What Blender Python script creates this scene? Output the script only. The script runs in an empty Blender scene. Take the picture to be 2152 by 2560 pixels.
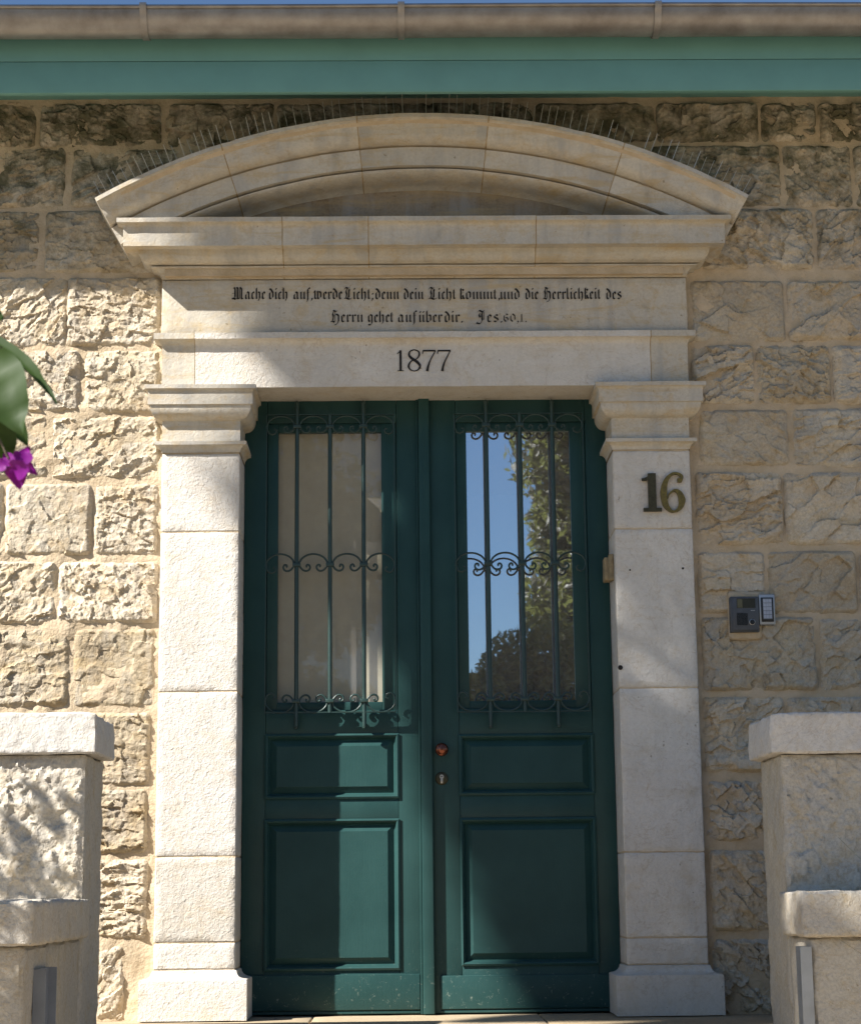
import bpy, bmesh, math, random
import numpy as np
from mathutils import Vector, Matrix

# ------------------------------------------------------------------ camera, world, sun, exposure
SC = bpy.context.scene
COL = SC.collection
CAMP = np.array([-0.1061, -7.6301, 0.4987]); F = 4758.67
_t, _y, _r = (math.radians(a) for a in (11.1725, -.9041, -.5962))
_fw = np.array([-math.sin(_y)*math.cos(_t), math.cos(_y)*math.cos(_t), math.sin(_t)])
_rt = np.array([math.cos(_y), math.sin(_y), 0.]); _up = np.cross(_rt, _fw)
_R = _rt*math.cos(_r)+_up*math.sin(_r); _U = -_rt*math.sin(_r)+_up*math.cos(_r)

def at(u, v, Y):
    "point of the plane y = Y seen at photo position (u, v)"
    d = _fw*F + _R*(u-1076) + _U*(1280-v)
    return CAMP + d*(Y-CAMP[1])/d[1]
def ad(u, v, Y): return at(u*1.22, v*1.22, Y)

cam = bpy.data.objects.new('camera', bpy.data.cameras.new('camera')); COL.objects.link(cam)
M = Matrix(((_R[0], _U[0], -_fw[0]), (_R[1], _U[1], -_fw[1]), (_R[2], _U[2], -_fw[2]))).to_4x4()
M.translation = Vector(CAMP); cam.matrix_world = M
cam.data.sensor_width = 36; cam.data.lens = F/2560*36; cam.data.clip_end = 3000; cam.data.clip_start = .05
cam.data.dof.use_dof = True; cam.data.dof.focus_distance = 7.7; cam.data.dof.aperture_fstop = 18
SC.camera = cam
SUN = np.array([1.75, 1, -1.62]); SUNN = SUN/np.linalg.norm(SUN)
EL = math.asin(-SUNN[2]); AZ = math.atan2(-SUNN[0], -SUNN[1])      # towards the sun, clockwise from +Y
w = bpy.data.worlds.new('World'); SC.world = w; w.use_nodes = True
nt = w.node_tree; sky = nt.nodes.new('ShaderNodeTexSky'); sky.sky_type = 'NISHITA'; sky.sun_disc = False
sky.sun_elevation = EL; sky.sun_rotation = AZ; sky.air_density = 1.; sky.dust_density = .1; sky.ozone_density = 5
bg = nt.nodes['Background']; bg.inputs['Strength'].default_value = .05
nt.links.new(sky.outputs[0], bg.inputs['Color'])
sl = bpy.data.lights.new('sun', 'SUN'); sl.energy = 5.0; sl.angle = math.radians(.53); sl.color = (1, .955, .89)
so = bpy.data.objects.new('sun', sl); COL.objects.link(so); so.location = (-8, -6, 12)
so.rotation_euler = Vector(SUNN).to_track_quat('-Z', 'Y').to_euler()
SC.view_settings.view_transform = 'Standard'; SC.view_settings.look = 'None'
SC.view_settings.exposure = 1.27; SC.view_settings.gamma = 1; SC.view_settings.use_curve_mapping = False

# ------------------------------------------------------------------ helpers
rng = np.random.default_rng(7); random.seed(7)
def _h(ix, iy, s):
    n = (ix*374761393 + iy*668265263 + s*974634777) & 0xffffffff
    n = ((n ^ (n >> 13))*1274126177) & 0xffffffff
    return ((n ^ (n >> 16)) & 0xffff)/65535.
def vn(x, y, s=0):
    x = np.asarray(x, float); y = np.asarray(y, float)
    ix = np.floor(x).astype(np.int64); iy = np.floor(y).astype(np.int64); fx = x-ix; fy = y-iy
    fx = fx*fx*(3-2*fx); fy = fy*fy*(3-2*fy)
    a = _h(ix, iy, s); b = _h(ix+1, iy, s); c = _h(ix, iy+1, s); d = _h(ix+1, iy+1, s)
    return (a+(b-a)*fx)*(1-fy)+(c+(d-c)*fx)*fy
def fbm(x, y, s=0, o=4):
    t = 0; a = .5
    for k in range(o): t = t+a*(vn(x, y, s+k*17)-.5); x = x*2.03; y = y*2.03; a *= .5
    return t
def n3(P, sc, s):
    x, y, z = P[:, 0]*sc, P[:, 1]*sc, P[:, 2]*sc
    return (vn(x+y*.7, z+y*.4, s)+vn(x*.8-z*.6, y+z*.5+x*.3, s+5)-1)

def mesh(name, V, Fc, m, parent=None, sharp=None, mats=None):
    V = np.asarray(V, float)
    if parent is not None: V = V-ORIG[parent.name]
    me = bpy.data.meshes.new(name)
    if isinstance(Fc, np.ndarray) and Fc.ndim == 2: Fc = Fc.tolist()
    me.from_pydata(V.tolist(), [], Fc); me.update()
    me.materials.append(m)
    if sharp is not None:
        me.shade_smooth(); me.set_sharp_from_angle(angle=math.radians(sharp))
    o = bpy.data.objects.new(name, me); COL.objects.link(o)
    if parent is not None: o.parent = parent
    ORIG[o.name] = ORIG[parent.name] if parent is not None else np.zeros(3)
    return o
ORIG = {}
def thing(name, label, cat, loc, group=None, kind=None):
    o = bpy.data.objects.new(name, None); COL.objects.link(o); o.location = loc
    o.empty_display_size = .1
    ORIG[o.name] = np.array(loc, float); tag(o, label, cat, group, kind); return o
def tag(o, label=None, cat=None, group=None, kind=None):
    if label: o['label'] = label
    if cat: o['category'] = cat
    if group: o['group'] = group
    if kind: o['kind'] = kind
    return o

class MB:
    def __init__(s): s.V = []; s.F = []; s.n = 0
    def add(s, V, Fc):
        V = np.asarray(V, float); s.V.append(V); s.F += [[i+s.n for i in f] for f in Fc]; s.n += len(V); return s
    def box(s, x0, x1, y0, y1, z0, z1, c=0.):
        if c:
            a = rbox(x0, x1, y0, y1, z0, z1, c, 9, 0, 0); return s.add(*a)
        V = [(x, y, z) for x in (x0, x1) for y in (y0, y1) for z in (z0, z1)]
        return s.add(V, [(0, 1, 3, 2), (4, 6, 7, 5), (0, 4, 5, 1), (2, 3, 7, 6), (0, 2, 6, 4), (1, 5, 7, 3)])
    def tube(s, P, r, n=8, cap=True):
        P = np.asarray(P, float); m = len(P); r = np.ones(m)*r
        T = np.gradient(P, axis=0); T /= np.linalg.norm(T, axis=1)[:, None]+1e-9
        a = np.array([0, 0, 1.]) if abs(T[0][2]) < .9 else np.array([1., 0, 0])
        V = []
        for i in range(m):
            u = a-T[i]*(a@T[i]); u /= np.linalg.norm(u)+1e-9; a = u; v = np.cross(T[i], u)
            for k in range(n):
                q = 2*math.pi*k/n; V.append(P[i]+r[i]*(u*math.cos(q)+v*math.sin(q)))
        Fc = [(i*n+k, i*n+(k+1) % n, (i+1)*n+(k+1) % n, (i+1)*n+k) for i in range(m-1) for k in range(n)]
        if cap: Fc += [tuple(range(n))[::-1], tuple((m-1)*n+k for k in range(n))]
        return s.add(V, Fc)
    def lathe(s, c, prof, n=24, axis='y'):
        V = []
        for (r, d) in prof:
            for k in range(n):
                q = 2*math.pi*k/n
                V.append((c[0]+r*math.cos(q), c[1]+d, c[2]+r*math.sin(q)) if axis == 'y' else (c[0]+r*math.cos(q), c[1]+r*math.sin(q), c[2]+d))
        Fc = [(i*n+k, i*n+(k+1) % n, (i+1)*n+(k+1) % n, (i+1)*n+k) for i in range(len(prof)-1) for k in range(n)]
        Fc += [tuple(range(n)), tuple((len(prof)-1)*n+k for k in range(n))[::-1]]
        return s.add(V, Fc)
    def out(s, name, m, parent=None, sharp=None): return mesh(name, np.vstack(s.V), s.F, m, parent, sharp)

def axis_pts(a, b, r, res):
    L = b-a
    if L <= 2.4*r: return np.array([a, (a+b)/2, b])
    n = max(1, int(round((L-2*r)/res)))
    return np.concatenate([[a, a+r*.3], np.linspace(a+r, b-r, n+1), [b-r*.3, b]])
def rbox(x0, x1, y0, y1, z0, z1, r, res, amp, seed, nsc=18.):
    "box with rounded arrises and worn, slightly uneven faces; welded"
    X, Y, Z = axis_pts(x0, x1, r, res), axis_pts(y0, y1, r, res), axis_pts(z0, z1, r, res)
    V = []; Fc = []; n = 0
    def face(A, B, fn, flip):
        nonlocal n
        a, b = np.meshgrid(A, B, indexing='ij'); P = fn(a.ravel(), b.ravel()); V.append(P)
        na, nb = len(A), len(B); i = np.arange(na-1)[:, None]*nb+np.arange(nb-1)[None]; i = i.ravel()+n
        q = np.stack([i, i+nb, i+nb+1, i+1], 1); Fc.append(q[:, ::-1] if flip else q); n += na*nb
    for y, fl in ((y0, False), (y1, True)): face(X, Z, lambda a, b: np.stack([a, a*0+y, b], 1), fl)
    for x, fl in ((x0, True), (x1, False)): face(Y, Z, lambda a, b: np.stack([a*0+x, a, b], 1), fl)
    for z, fl in ((z0, True), (z1, False)): face(X, Y, lambda a, b: np.stack([a, b, a*0+z], 1), fl)
    V = np.vstack(V); Fc = np.vstack(Fc)
    _, idx, inv = np.unique(np.round(V, 6), axis=0, return_index=True, return_inverse=True)
    inv = inv.ravel(); V = V[idx]; Fc = inv[Fc]
    lo = np.array([x0, y0, z0])+r; hi = np.array([x1, y1, z1])-r; mid = (lo+hi)/2
    lo = np.minimum(lo, mid); hi = np.maximum(hi, mid)
    c = np.clip(V, lo, hi); d = V-c; L = np.linalg.norm(d, axis=1); k = L > 1e-9
    N = np.zeros_like(V); N[k] = d[k]/L[k][:, None]; V[k] = c[k]+N[k]*np.minimum(r, L[k])[:, None]
    if amp:
        e = (np.sum(np.abs(N) > .3, axis=1) > 1)
        V = V+N*(n3(V, nsc, seed)*amp + n3(V, nsc*3.1, seed+3)*amp*.5 - e*np.abs(n3(V, 40, seed+9))*amp*2.5)[:, None]
    return V, Fc.tolist()
def block(name, b, m, parent, r=.005, res=.03, amp=.0012):
    V, Fc = rbox(*b, r, res, amp, int(abs(b[0]*931+b[4]*577+b[2]*311)) % 997)
    return mesh(name, V, Fc, m, parent, 40)

# ------------------------------------------------------------------ materials
def nodemat(name):
    m = bpy.data.materials.new(name); m.use_nodes = True
    return m, m.node_tree, m.node_tree.nodes['Principled BSDF']
def ramp(nt, fac, stops):
    r = nt.nodes.new('ShaderNodeValToRGB'); el = r.color_ramp.elements
    while len(el) < len(stops): el.new(.5)
    for e, (p, c) in zip(el, stops): e.position = p; e.color = (*c, 1) if len(c) == 3 else c
    nt.links.new(fac, r.inputs[0]); return r.outputs[0]
def noise(nt, vec, sc, det=4, rough=.55, dist=0, dim='3D'):
    n = nt.nodes.new('ShaderNodeTexNoise'); n.inputs['Scale'].default_value = sc; n.inputs['Detail'].default_value = det
    n.inputs['Roughness'].default_value = rough; n.inputs['Distortion'].default_value = dist
    nt.links.new(vec, n.inputs['Vector']); return n.outputs[0]
def mixc(nt, f, a, b, mode='MIX'):
    n = nt.nodes.new('ShaderNodeMix'); n.data_type = 'RGBA'; n.blend_type = mode
    for s, v in ((0, f), (6, a), (7, b)):
        if hasattr(v, 'is_linked'): nt.links.new(v, n.inputs[s])
        elif s == 0: n.inputs[s].default_value = v
        else: n.inputs[s].default_value = (*v, 1)
    return n.outputs[2]
def maths(nt, op, a, b=0.):
    n = nt.nodes.new('ShaderNodeMath'); n.operation = op
    for s, v in ((0, a), (1, b)):
        if hasattr(v, 'is_linked'): nt.links.new(v, n.inputs[s])
        else: n.inputs[s].default_value = v
    return n.outputs[0]
def bump(nt, bs, hs, dist):
    b = nt.nodes.new('ShaderNodeBump'); b.inputs['Distance'].default_value = dist; b.inputs['Strength'].default_value = 1
    nt.links.new(hs, b.inputs['Height']); nt.links.new(b.outputs[0], bs.inputs['Normal'])
def coords(nt, per_obj=0.):
    tc = nt.nodes.new('ShaderNodeTexCoord'); v = tc.outputs['Object']; r = None
    if per_obj:
        oi = nt.nodes.new('ShaderNodeObjectInfo'); r = oi.outputs['Random']
        a = nt.nodes.new('ShaderNodeVectorMath'); a.operation = 'ADD'
        cx = nt.nodes.new('ShaderNodeCombineXYZ'); k = maths(nt, 'MULTIPLY', r, per_obj)
        for i in range(3): nt.links.new(k, cx.inputs[i])
        nt.links.new(v, a.inputs[0]); nt.links.new(cx.outputs[0], a.inputs[1]); v = a.outputs[0]
    return v, r

def stone_mat(name, c1, c2, stain, stain_amt, bump_d, tool, grain=.10, rnd=.12, dirt_shade_z=None, streak=0.):
    m, nt, bs = nodemat(name); v, r = coords(nt, 7.)
    big = noise(nt, v, 3.2, 5, .6); mid = noise(nt, v, 14, 5, .65, .6); fine = noise(nt, v, 95, 4, .7)
    col = mixc(nt, ramp(nt, big, [(.35, (0, 0, 0)), (.65, (1, 1, 1))]), c1, c2)
    col = mixc(nt, ramp(nt, mid, [(.5, (0, 0, 0)), (.72, (stain_amt,)*3)]), col, stain)
    g = ramp(nt, fine, [(.3, (1-grain*2,)*3), (.6, (1, 1, 1))]); col = mixc(nt, 1., col, g, 'MULTIPLY')
    rr = ramp(nt, r, [(0, (1-rnd*1.3, 1-rnd*1.4, 1-rnd*1.7)), (.5, (1-rnd*.4, 1-rnd*.3, 1-rnd*.2)), (1, (1, 1, 1))]); col = mixc(nt, 1., col, rr, 'MULTIPLY')
    if streak:
        mp = nt.nodes.new('ShaderNodeMapping'); mp.inputs['Scale'].default_value = (7, 7, .9); nt.links.new(v, mp.inputs[0])
        sn = noise(nt, mp.outputs[0], 1.6, 5, .6, .3); col = mixc(nt, ramp(nt, sn, [(.48, (0, 0, 0)), (.66, (streak,)*3)]), col, (.36, .345, .32))
        mp2 = nt.nodes.new('ShaderNodeMapping'); mp2.inputs['Scale'].default_value = (1.3, 1.3, 9); nt.links.new(v, mp2.inputs[0])
        s2 = noise(nt, mp2.outputs[0], 2.4, 5, .65, .5); col = mixc(nt, ramp(nt, s2, [(.52, (0, 0, 0)), (.68, (streak*.9,)*3)]), col, (.47, .345, .17))
        dk = noise(nt, v, 7, 7, .75, .4); col = mixc(nt, ramp(nt, dk, [(.60, (0, 0, 0)), (.70, (streak*.6,)*3)]), col, (.22, .19, .14))
    # small dark pits
    pit = noise(nt, v, 42, 2, .5); col = mixc(nt, ramp(nt, pit, [(.73, (0, 0, 0)), (.78, (.6,)*3)]), col, tuple(.35*x for x in stain))
    # iron veins: thin, wandering
    vein = noise(nt, v, 5.5, 6, .6, 1.2); vf = maths(nt, 'ABSOLUTE', maths(nt, 'SUBTRACT', vein, .5))
    col = mixc(nt, ramp(nt, vf, [(0, (.28,)*3), (.012, (0, 0, 0))]), col, (.36, .24, .12))
    if dirt_shade_z is not None:  # greenish dirt on the top courses, darkened further to paint in shade under the eaves
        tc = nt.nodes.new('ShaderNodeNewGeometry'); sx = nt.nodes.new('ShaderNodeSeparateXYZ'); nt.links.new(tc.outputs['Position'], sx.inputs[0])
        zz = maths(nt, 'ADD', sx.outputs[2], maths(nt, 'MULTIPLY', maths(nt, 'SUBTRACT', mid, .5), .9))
        mr = nt.nodes.new('ShaderNodeMapRange'); mr.inputs[1].default_value = dirt_shade_z; mr.inputs[2].default_value = dirt_shade_z+.5
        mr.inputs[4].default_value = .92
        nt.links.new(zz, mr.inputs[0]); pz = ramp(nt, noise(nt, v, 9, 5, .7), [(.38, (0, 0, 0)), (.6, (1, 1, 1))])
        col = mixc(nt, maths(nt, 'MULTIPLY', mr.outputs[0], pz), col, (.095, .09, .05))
    nt.links.new(col, bs.inputs['Base Color']); bs.inputs['Roughness'].default_value = .92; bs.inputs['Specular IOR Level'].default_value = .2
    h = maths(nt, 'ADD', maths(nt, 'MULTIPLY', noise(nt, v, tool, 3, .6, .8), 1.), maths(nt, 'MULTIPLY', noise(nt, v, tool*3.3, 2, .6), .35))
    bump(nt, bs, h, bump_d); return m
M_ASH = stone_mat('dressed_limestone', (.72, .675, .61), (.66, .615, .55), (.56, .44, .27), .35, .0045, 60, .05, .07, None, .16)
M_SMO = stone_mat('carved_limestone', (.62, .56, .46), (.54, .50, .43), (.55, .41, .22), .6, .0022, 45, .07, .08, None, .62)
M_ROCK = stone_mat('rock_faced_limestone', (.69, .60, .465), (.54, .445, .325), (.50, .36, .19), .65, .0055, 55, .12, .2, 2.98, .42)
M_PIER = stone_mat('pier_limestone', (.60, .54, .44), (.52, .48, .42), (.50, .39, .23), .6, .006, 38, .12, .14)
M_CAPS = stone_mat('cap_limestone', (.66, .63, .58), (.60, .57, .53), (.52, .43, .30), .4, .0045, 40, .08, .08)
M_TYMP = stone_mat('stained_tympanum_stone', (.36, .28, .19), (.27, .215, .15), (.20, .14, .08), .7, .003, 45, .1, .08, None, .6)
M_PAVE = stone_mat('paving_limestone', (.50, .40, .27), (.44, .35, .24), (.36, .27, .17), .4, .003, 40, .12, .14)

def simple(name, c, rough=.5, metal=0., var=.12, sc=8., bd=0., bsc=40., spec=.5, c2=None):
    m, nt, bs = nodemat(name); v, r = coords(nt)
    n = noise(nt, v, sc, 5, .6)
    c2 = c2 or tuple(x*(1-var*2) for x in c)
    nt.links.new(mixc(nt, ramp(nt, n, [(.35, (0, 0, 0)), (.68, (1, 1, 1))]), c, c2), bs.inputs['Base Color'])
    rr = maths(nt, 'ADD', maths(nt, 'MULTIPLY', noise(nt, v, sc*3, 3), .2), rough-.1); nt.links.new(rr, bs.inputs['Roughness'])
    bs.inputs['Metallic'].default_value = metal; bs.inputs['Specular IOR Level'].default_value = spec
    if bd: bump(nt, bs, noise(nt, v, bsc, 4, .6), bd)
    return m
M_MORT = simple('mortar', (.58, .47, .335), .95, 0, .1, 9, .006, 70, .2, (.44, .345, .225))
M_JNT = simple('stained_joint_mortar', (.46, .34, .19), .95, 0, .2, 30, .001, 90, .2)
M_FASC = simple('teal_board_paint', (.15, .335, .31), .5, 0, .05, 5, .0006, 25, .4)
M_ZINC = simple('weathered_zinc', (.335, .32, .305), .42, .5, .15, 9, .0006, 30, .5, (.22, .20, .185))
M_IRON = simple('dark_green_iron', (.022, .05, .045), .38, 0, .1, 30, .0004, 120, .5)
M_INK = simple('black_lettering', (.015, .012, .01), .8, 0, .2, 60)
M_BRASS = simple('tarnished_brass', (.26, .19, .055), .45, .75, .25, 60, .0004, 200, .5, (.13, .10, .04))
M_BRASSD = simple('dark_tarnished_brass', (.085, .075, .04), .5, .6, .25, 60, .0004, 200, .5)
M_COPPER = simple('polished_copper', (.22, .075, .045), .18, .9, .1, 40)
M_STEEL = simple('brushed_steel', (.5, .48, .45), .35, .9, .1, 50)
M_GALV = simple('galvanised_metal', (.42, .44, .46), .45, .6, .1, 12)
M_GREYM = simple('painted_grey_metal', (.22, .24, .27), .5, .1, .1, 10)
M_INTER = simple('dark_grey_metal', (.085, .09, .10), .45, .2, .1, 40)
M_BLK = simple('black_plastic', (.012, .012, .014), .3, 0, .1, 40)
M_KEY = simple('key_plastic', (.42, .46, .55), .4, 0, .1, 40)
M_SCR = simple('smoked_screen', (.05, .05, .04), .15, 0, .1, 20)
M_OLIV = simple('olive_lens', (.14, .13, .08), .2, 0, .1, 20)
M_WOODB = simple('weathered_wood', (.36, .28, .16), .8, 0, .2, 40, .001, 90)
M_ROOM = simple('room_plaster', (.14, .13, .12), .9)
M_BLIND = simple('beige_blind_cloth', (.66, .555, .42), .9, 0, .06, 12, .0005, 300, .1)
M_BARK = simple('bark', (.13, .10, .07), .9, 0, .2, 8, .01, 20)
M_WIRE = simple('spike_steel', (.66, .63, .56), .35, .5, .1, 20)
M_GRND = simple('road_asphalt', (.16, .15, .14), .9, 0, .15, 2, .003, 80)
M_DRYG = simple('dry_ground', (.20, .155, .10), .95, 0, .2, .7, .01, 20, .2, (.17, .14, .08))

def paint_mat():
    m, nt, bs = nodemat('dark_green_door_paint'); v, r = coords(nt)
    mp = nt.nodes.new('ShaderNodeMapping'); mp.inputs['Scale'].default_value = (60, 60, 3); nt.links.new(v, mp.inputs[0])
    grain = noise(nt, mp.outputs[0], 2.2, 4, .6)
    col = mixc(nt, ramp(nt, noise(nt, v, 4, 4), [(.35, (0, 0, 0)), (.65, (1, 1, 1))]), (.019, .056, .054), (.025, .070, .067))
    col = mixc(nt, ramp(nt, noise(nt, v, 28, 6, .75, 1.), [(.66, (0, 0, 0)), (.74, (.35,)*3)]), col, (.07, .13, .12))
    sx = nt.nodes.new('ShaderNodeSeparateXYZ'); nt.links.new(v, sx.inputs[0])
    low = nt.nodes.new('ShaderNodeMapRange'); low.inputs[1].default_value = .3; low.inputs[2].default_value = 0.; low.inputs[4].default_value = 1
    nt.links.new(sx.outputs[2], low.inputs[0])
    sc = ramp(nt, noise(nt, v, 55, 5, .8, .5), [(.60, (0, 0, 0)), (.66, (.8,)*3)])
    col = mixc(nt, maths(nt, 'MULTIPLY', low.outputs[0], sc), col, (.20, .24, .20))
    nt.links.new(col, bs.inputs['Base Color'])
    nt.links.new(maths(nt, 'ADD', maths(nt, 'MULTIPLY', noise(nt, v, 20, 4), .22), .26), bs.inputs['Roughness'])
    bs.inputs['Specular IOR Level'].default_value = .22
    bump(nt, bs, maths(nt, 'ADD', grain, noise(nt, v, 140, 2)), .0005); return m
M_DOOR = paint_mat()

def glass_mat(name, refl):
    m, nt, bs = nodemat(name); nt.nodes.remove(bs); out = nt.nodes['Material Output']
    tr = nt.nodes.new('ShaderNodeBsdfTransparent'); tr.inputs[0].default_value = (.80, .84, .82, 1)
    gl = nt.nodes.new('ShaderNodeBsdfGlossy'); gl.inputs['Roughness'].default_value = .012; gl.inputs[0].default_value = (.86, .93, 1, 1)
    mx = nt.nodes.new('ShaderNodeMixShader'); mx.inputs[0].default_value = refl
    v, r = coords(nt); b = nt.nodes.new('ShaderNodeBump'); b.inputs['Distance'].default_value = .00006
    nt.links.new(noise(nt, v, 9, 2, .5), b.inputs['Height']); nt.links.new(b.outputs[0], gl.inputs['Normal'])
    df = nt.nodes.new('ShaderNodeBsdfDiffuse'); df.inputs[0].default_value = (.48, .45, .42, 1); m2 = nt.nodes.new('ShaderNodeMixShader')
    nt.links.new(maths(nt, 'ADD', maths(nt, 'MULTIPLY', noise(nt, v, 5, 5, .7), .12), .11), m2.inputs[0])
    nt.links.new(tr.outputs[0], mx.inputs[1]); nt.links.new(gl.outputs[0], mx.inputs[2])
    nt.links.new(mx.outputs[0], m2.inputs[1]); nt.links.new(df.outputs[0], m2.inputs[2]); nt.links.new(m2.outputs[0], out.inputs[0]); return m
M_GLASS = glass_mat('reflecting_window_glass', .72); M_GLASSL = glass_mat('clear_window_glass', .055)

def leaf_mat(name, c1, c2, trans=.3, rough=.45):
    m, nt, bs = nodemat(name); v, r = coords(nt)
    n = noise(nt, v, 3.0, 3, .6)
    col = mixc(nt, ramp(nt, n, [(.35, (0, 0, 0)), (.65, (1, 1, 1))]), c1, c2)
    nt.links.new(col, bs.inputs['Base Color']); bs.inputs['Roughness'].default_value = rough; bs.inputs['Specular IOR Level'].default_value = .3
    t = nt.nodes.new('ShaderNodeBsdfTranslucent'); nt.links.new(mixc(nt, 1., col, (1.6, 1.9, .7), 'MULTIPLY'), t.inputs[0])
    mx = nt.nodes.new('ShaderNodeMixShader'); mx.inputs[0].default_value = trans
    out = nt.nodes['Material Output']; nt.links.new(bs.outputs[0], mx.inputs[1]); nt.links.new(t.outputs[0], mx.inputs[2]); nt.links.new(mx.outputs[0], out.inputs[0]); return m
M_LEAF = leaf_mat('tree_leaves', (.05, .085, .025), (.09, .10, .035), .15)
M_LEAFY = leaf_mat('yellowing_leaves', (.22, .19, .07), (.17, .16, .07), .3)
M_BLEAF = leaf_mat('bougainvillea_leaf', (.010, .024, .006), (.045, .085, .014), .22, .5)
M_BRACT = leaf_mat('magenta_bract', (.24, .007, .25), (.16, .006, .19), .3, .6)
M_BLADE = leaf_mat('spiky_leaf', (.05, .10, .04), (.09, .13, .05), .1, .5)

# ------------------------------------------------------------------ setting: ground, landing, steps
def grid_sheet(name, x0, x1, y0, y1, z, m, n=40, amp=0):
    X, Y = np.meshgrid(np.linspace(x0, x1, n+1), np.linspace(y0, y1, n+1), indexing='ij')
    V = np.stack([X.ravel(), Y.ravel(), z+amp*fbm(X.ravel()*.3, Y.ravel()*.3, 4)], 1)
    i = (np.arange(n)[:, None]*(n+1)+np.arange(n)[None]).ravel()
    return mesh(name, V, np.stack([i, i+n+1, i+n+2, i+1], 1), m)
tag(grid_sheet('ground', -400, 400, -500, 400, -1.10, M_DRYG, 60), kind='structure')
pv = grid_sheet('pavement', -6, 6, -9.5, -.9, -1.07, M_PAVE, 30); tag(pv, kind='structure')
tag(grid_sheet('road', -60, 60, -16, -9.5, -1.09, M_GRND, 30), kind='structure')
land = thing('entrance_landing', None, None, (0, -.5, 0), kind='structure')
xs = [-1.30, -.47, .43, 1.30]
for i, (a, b) in enumerate(((-3.2, -2.2), (-2.2, -1.35), (-1.35, -.47), (-.47, .43), (.43, 1.32), (1.32, 2.2), (2.2, 3.2))):
    block('paving_slab', (a+.002, b-.002, -.92, .24 if abs(a+b) < 2 else .065, -.14, 0.0), M_PAVE, land, .006, .05, .001)
block('door_sill', (-.763, .763, .244, .46, -.12, -.004), M_PAVE, land, .004, .06, .0008)
MB().box(-3.2, 3.2, -.90, .06, -1.06, -.145).out('landing_core', M_MORT, land)
steps = thing('entrance_steps', None, None, (0, -1.6, -1.05), kind='structure')
for k in range(6):
    z = -.16*(k+1)
    block('step', (-1.165, 1.165, -.925-.3*(k+1), -.925-.3*k, -1.05, z), M_PAVE, steps, .008, .08, .001)

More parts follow.
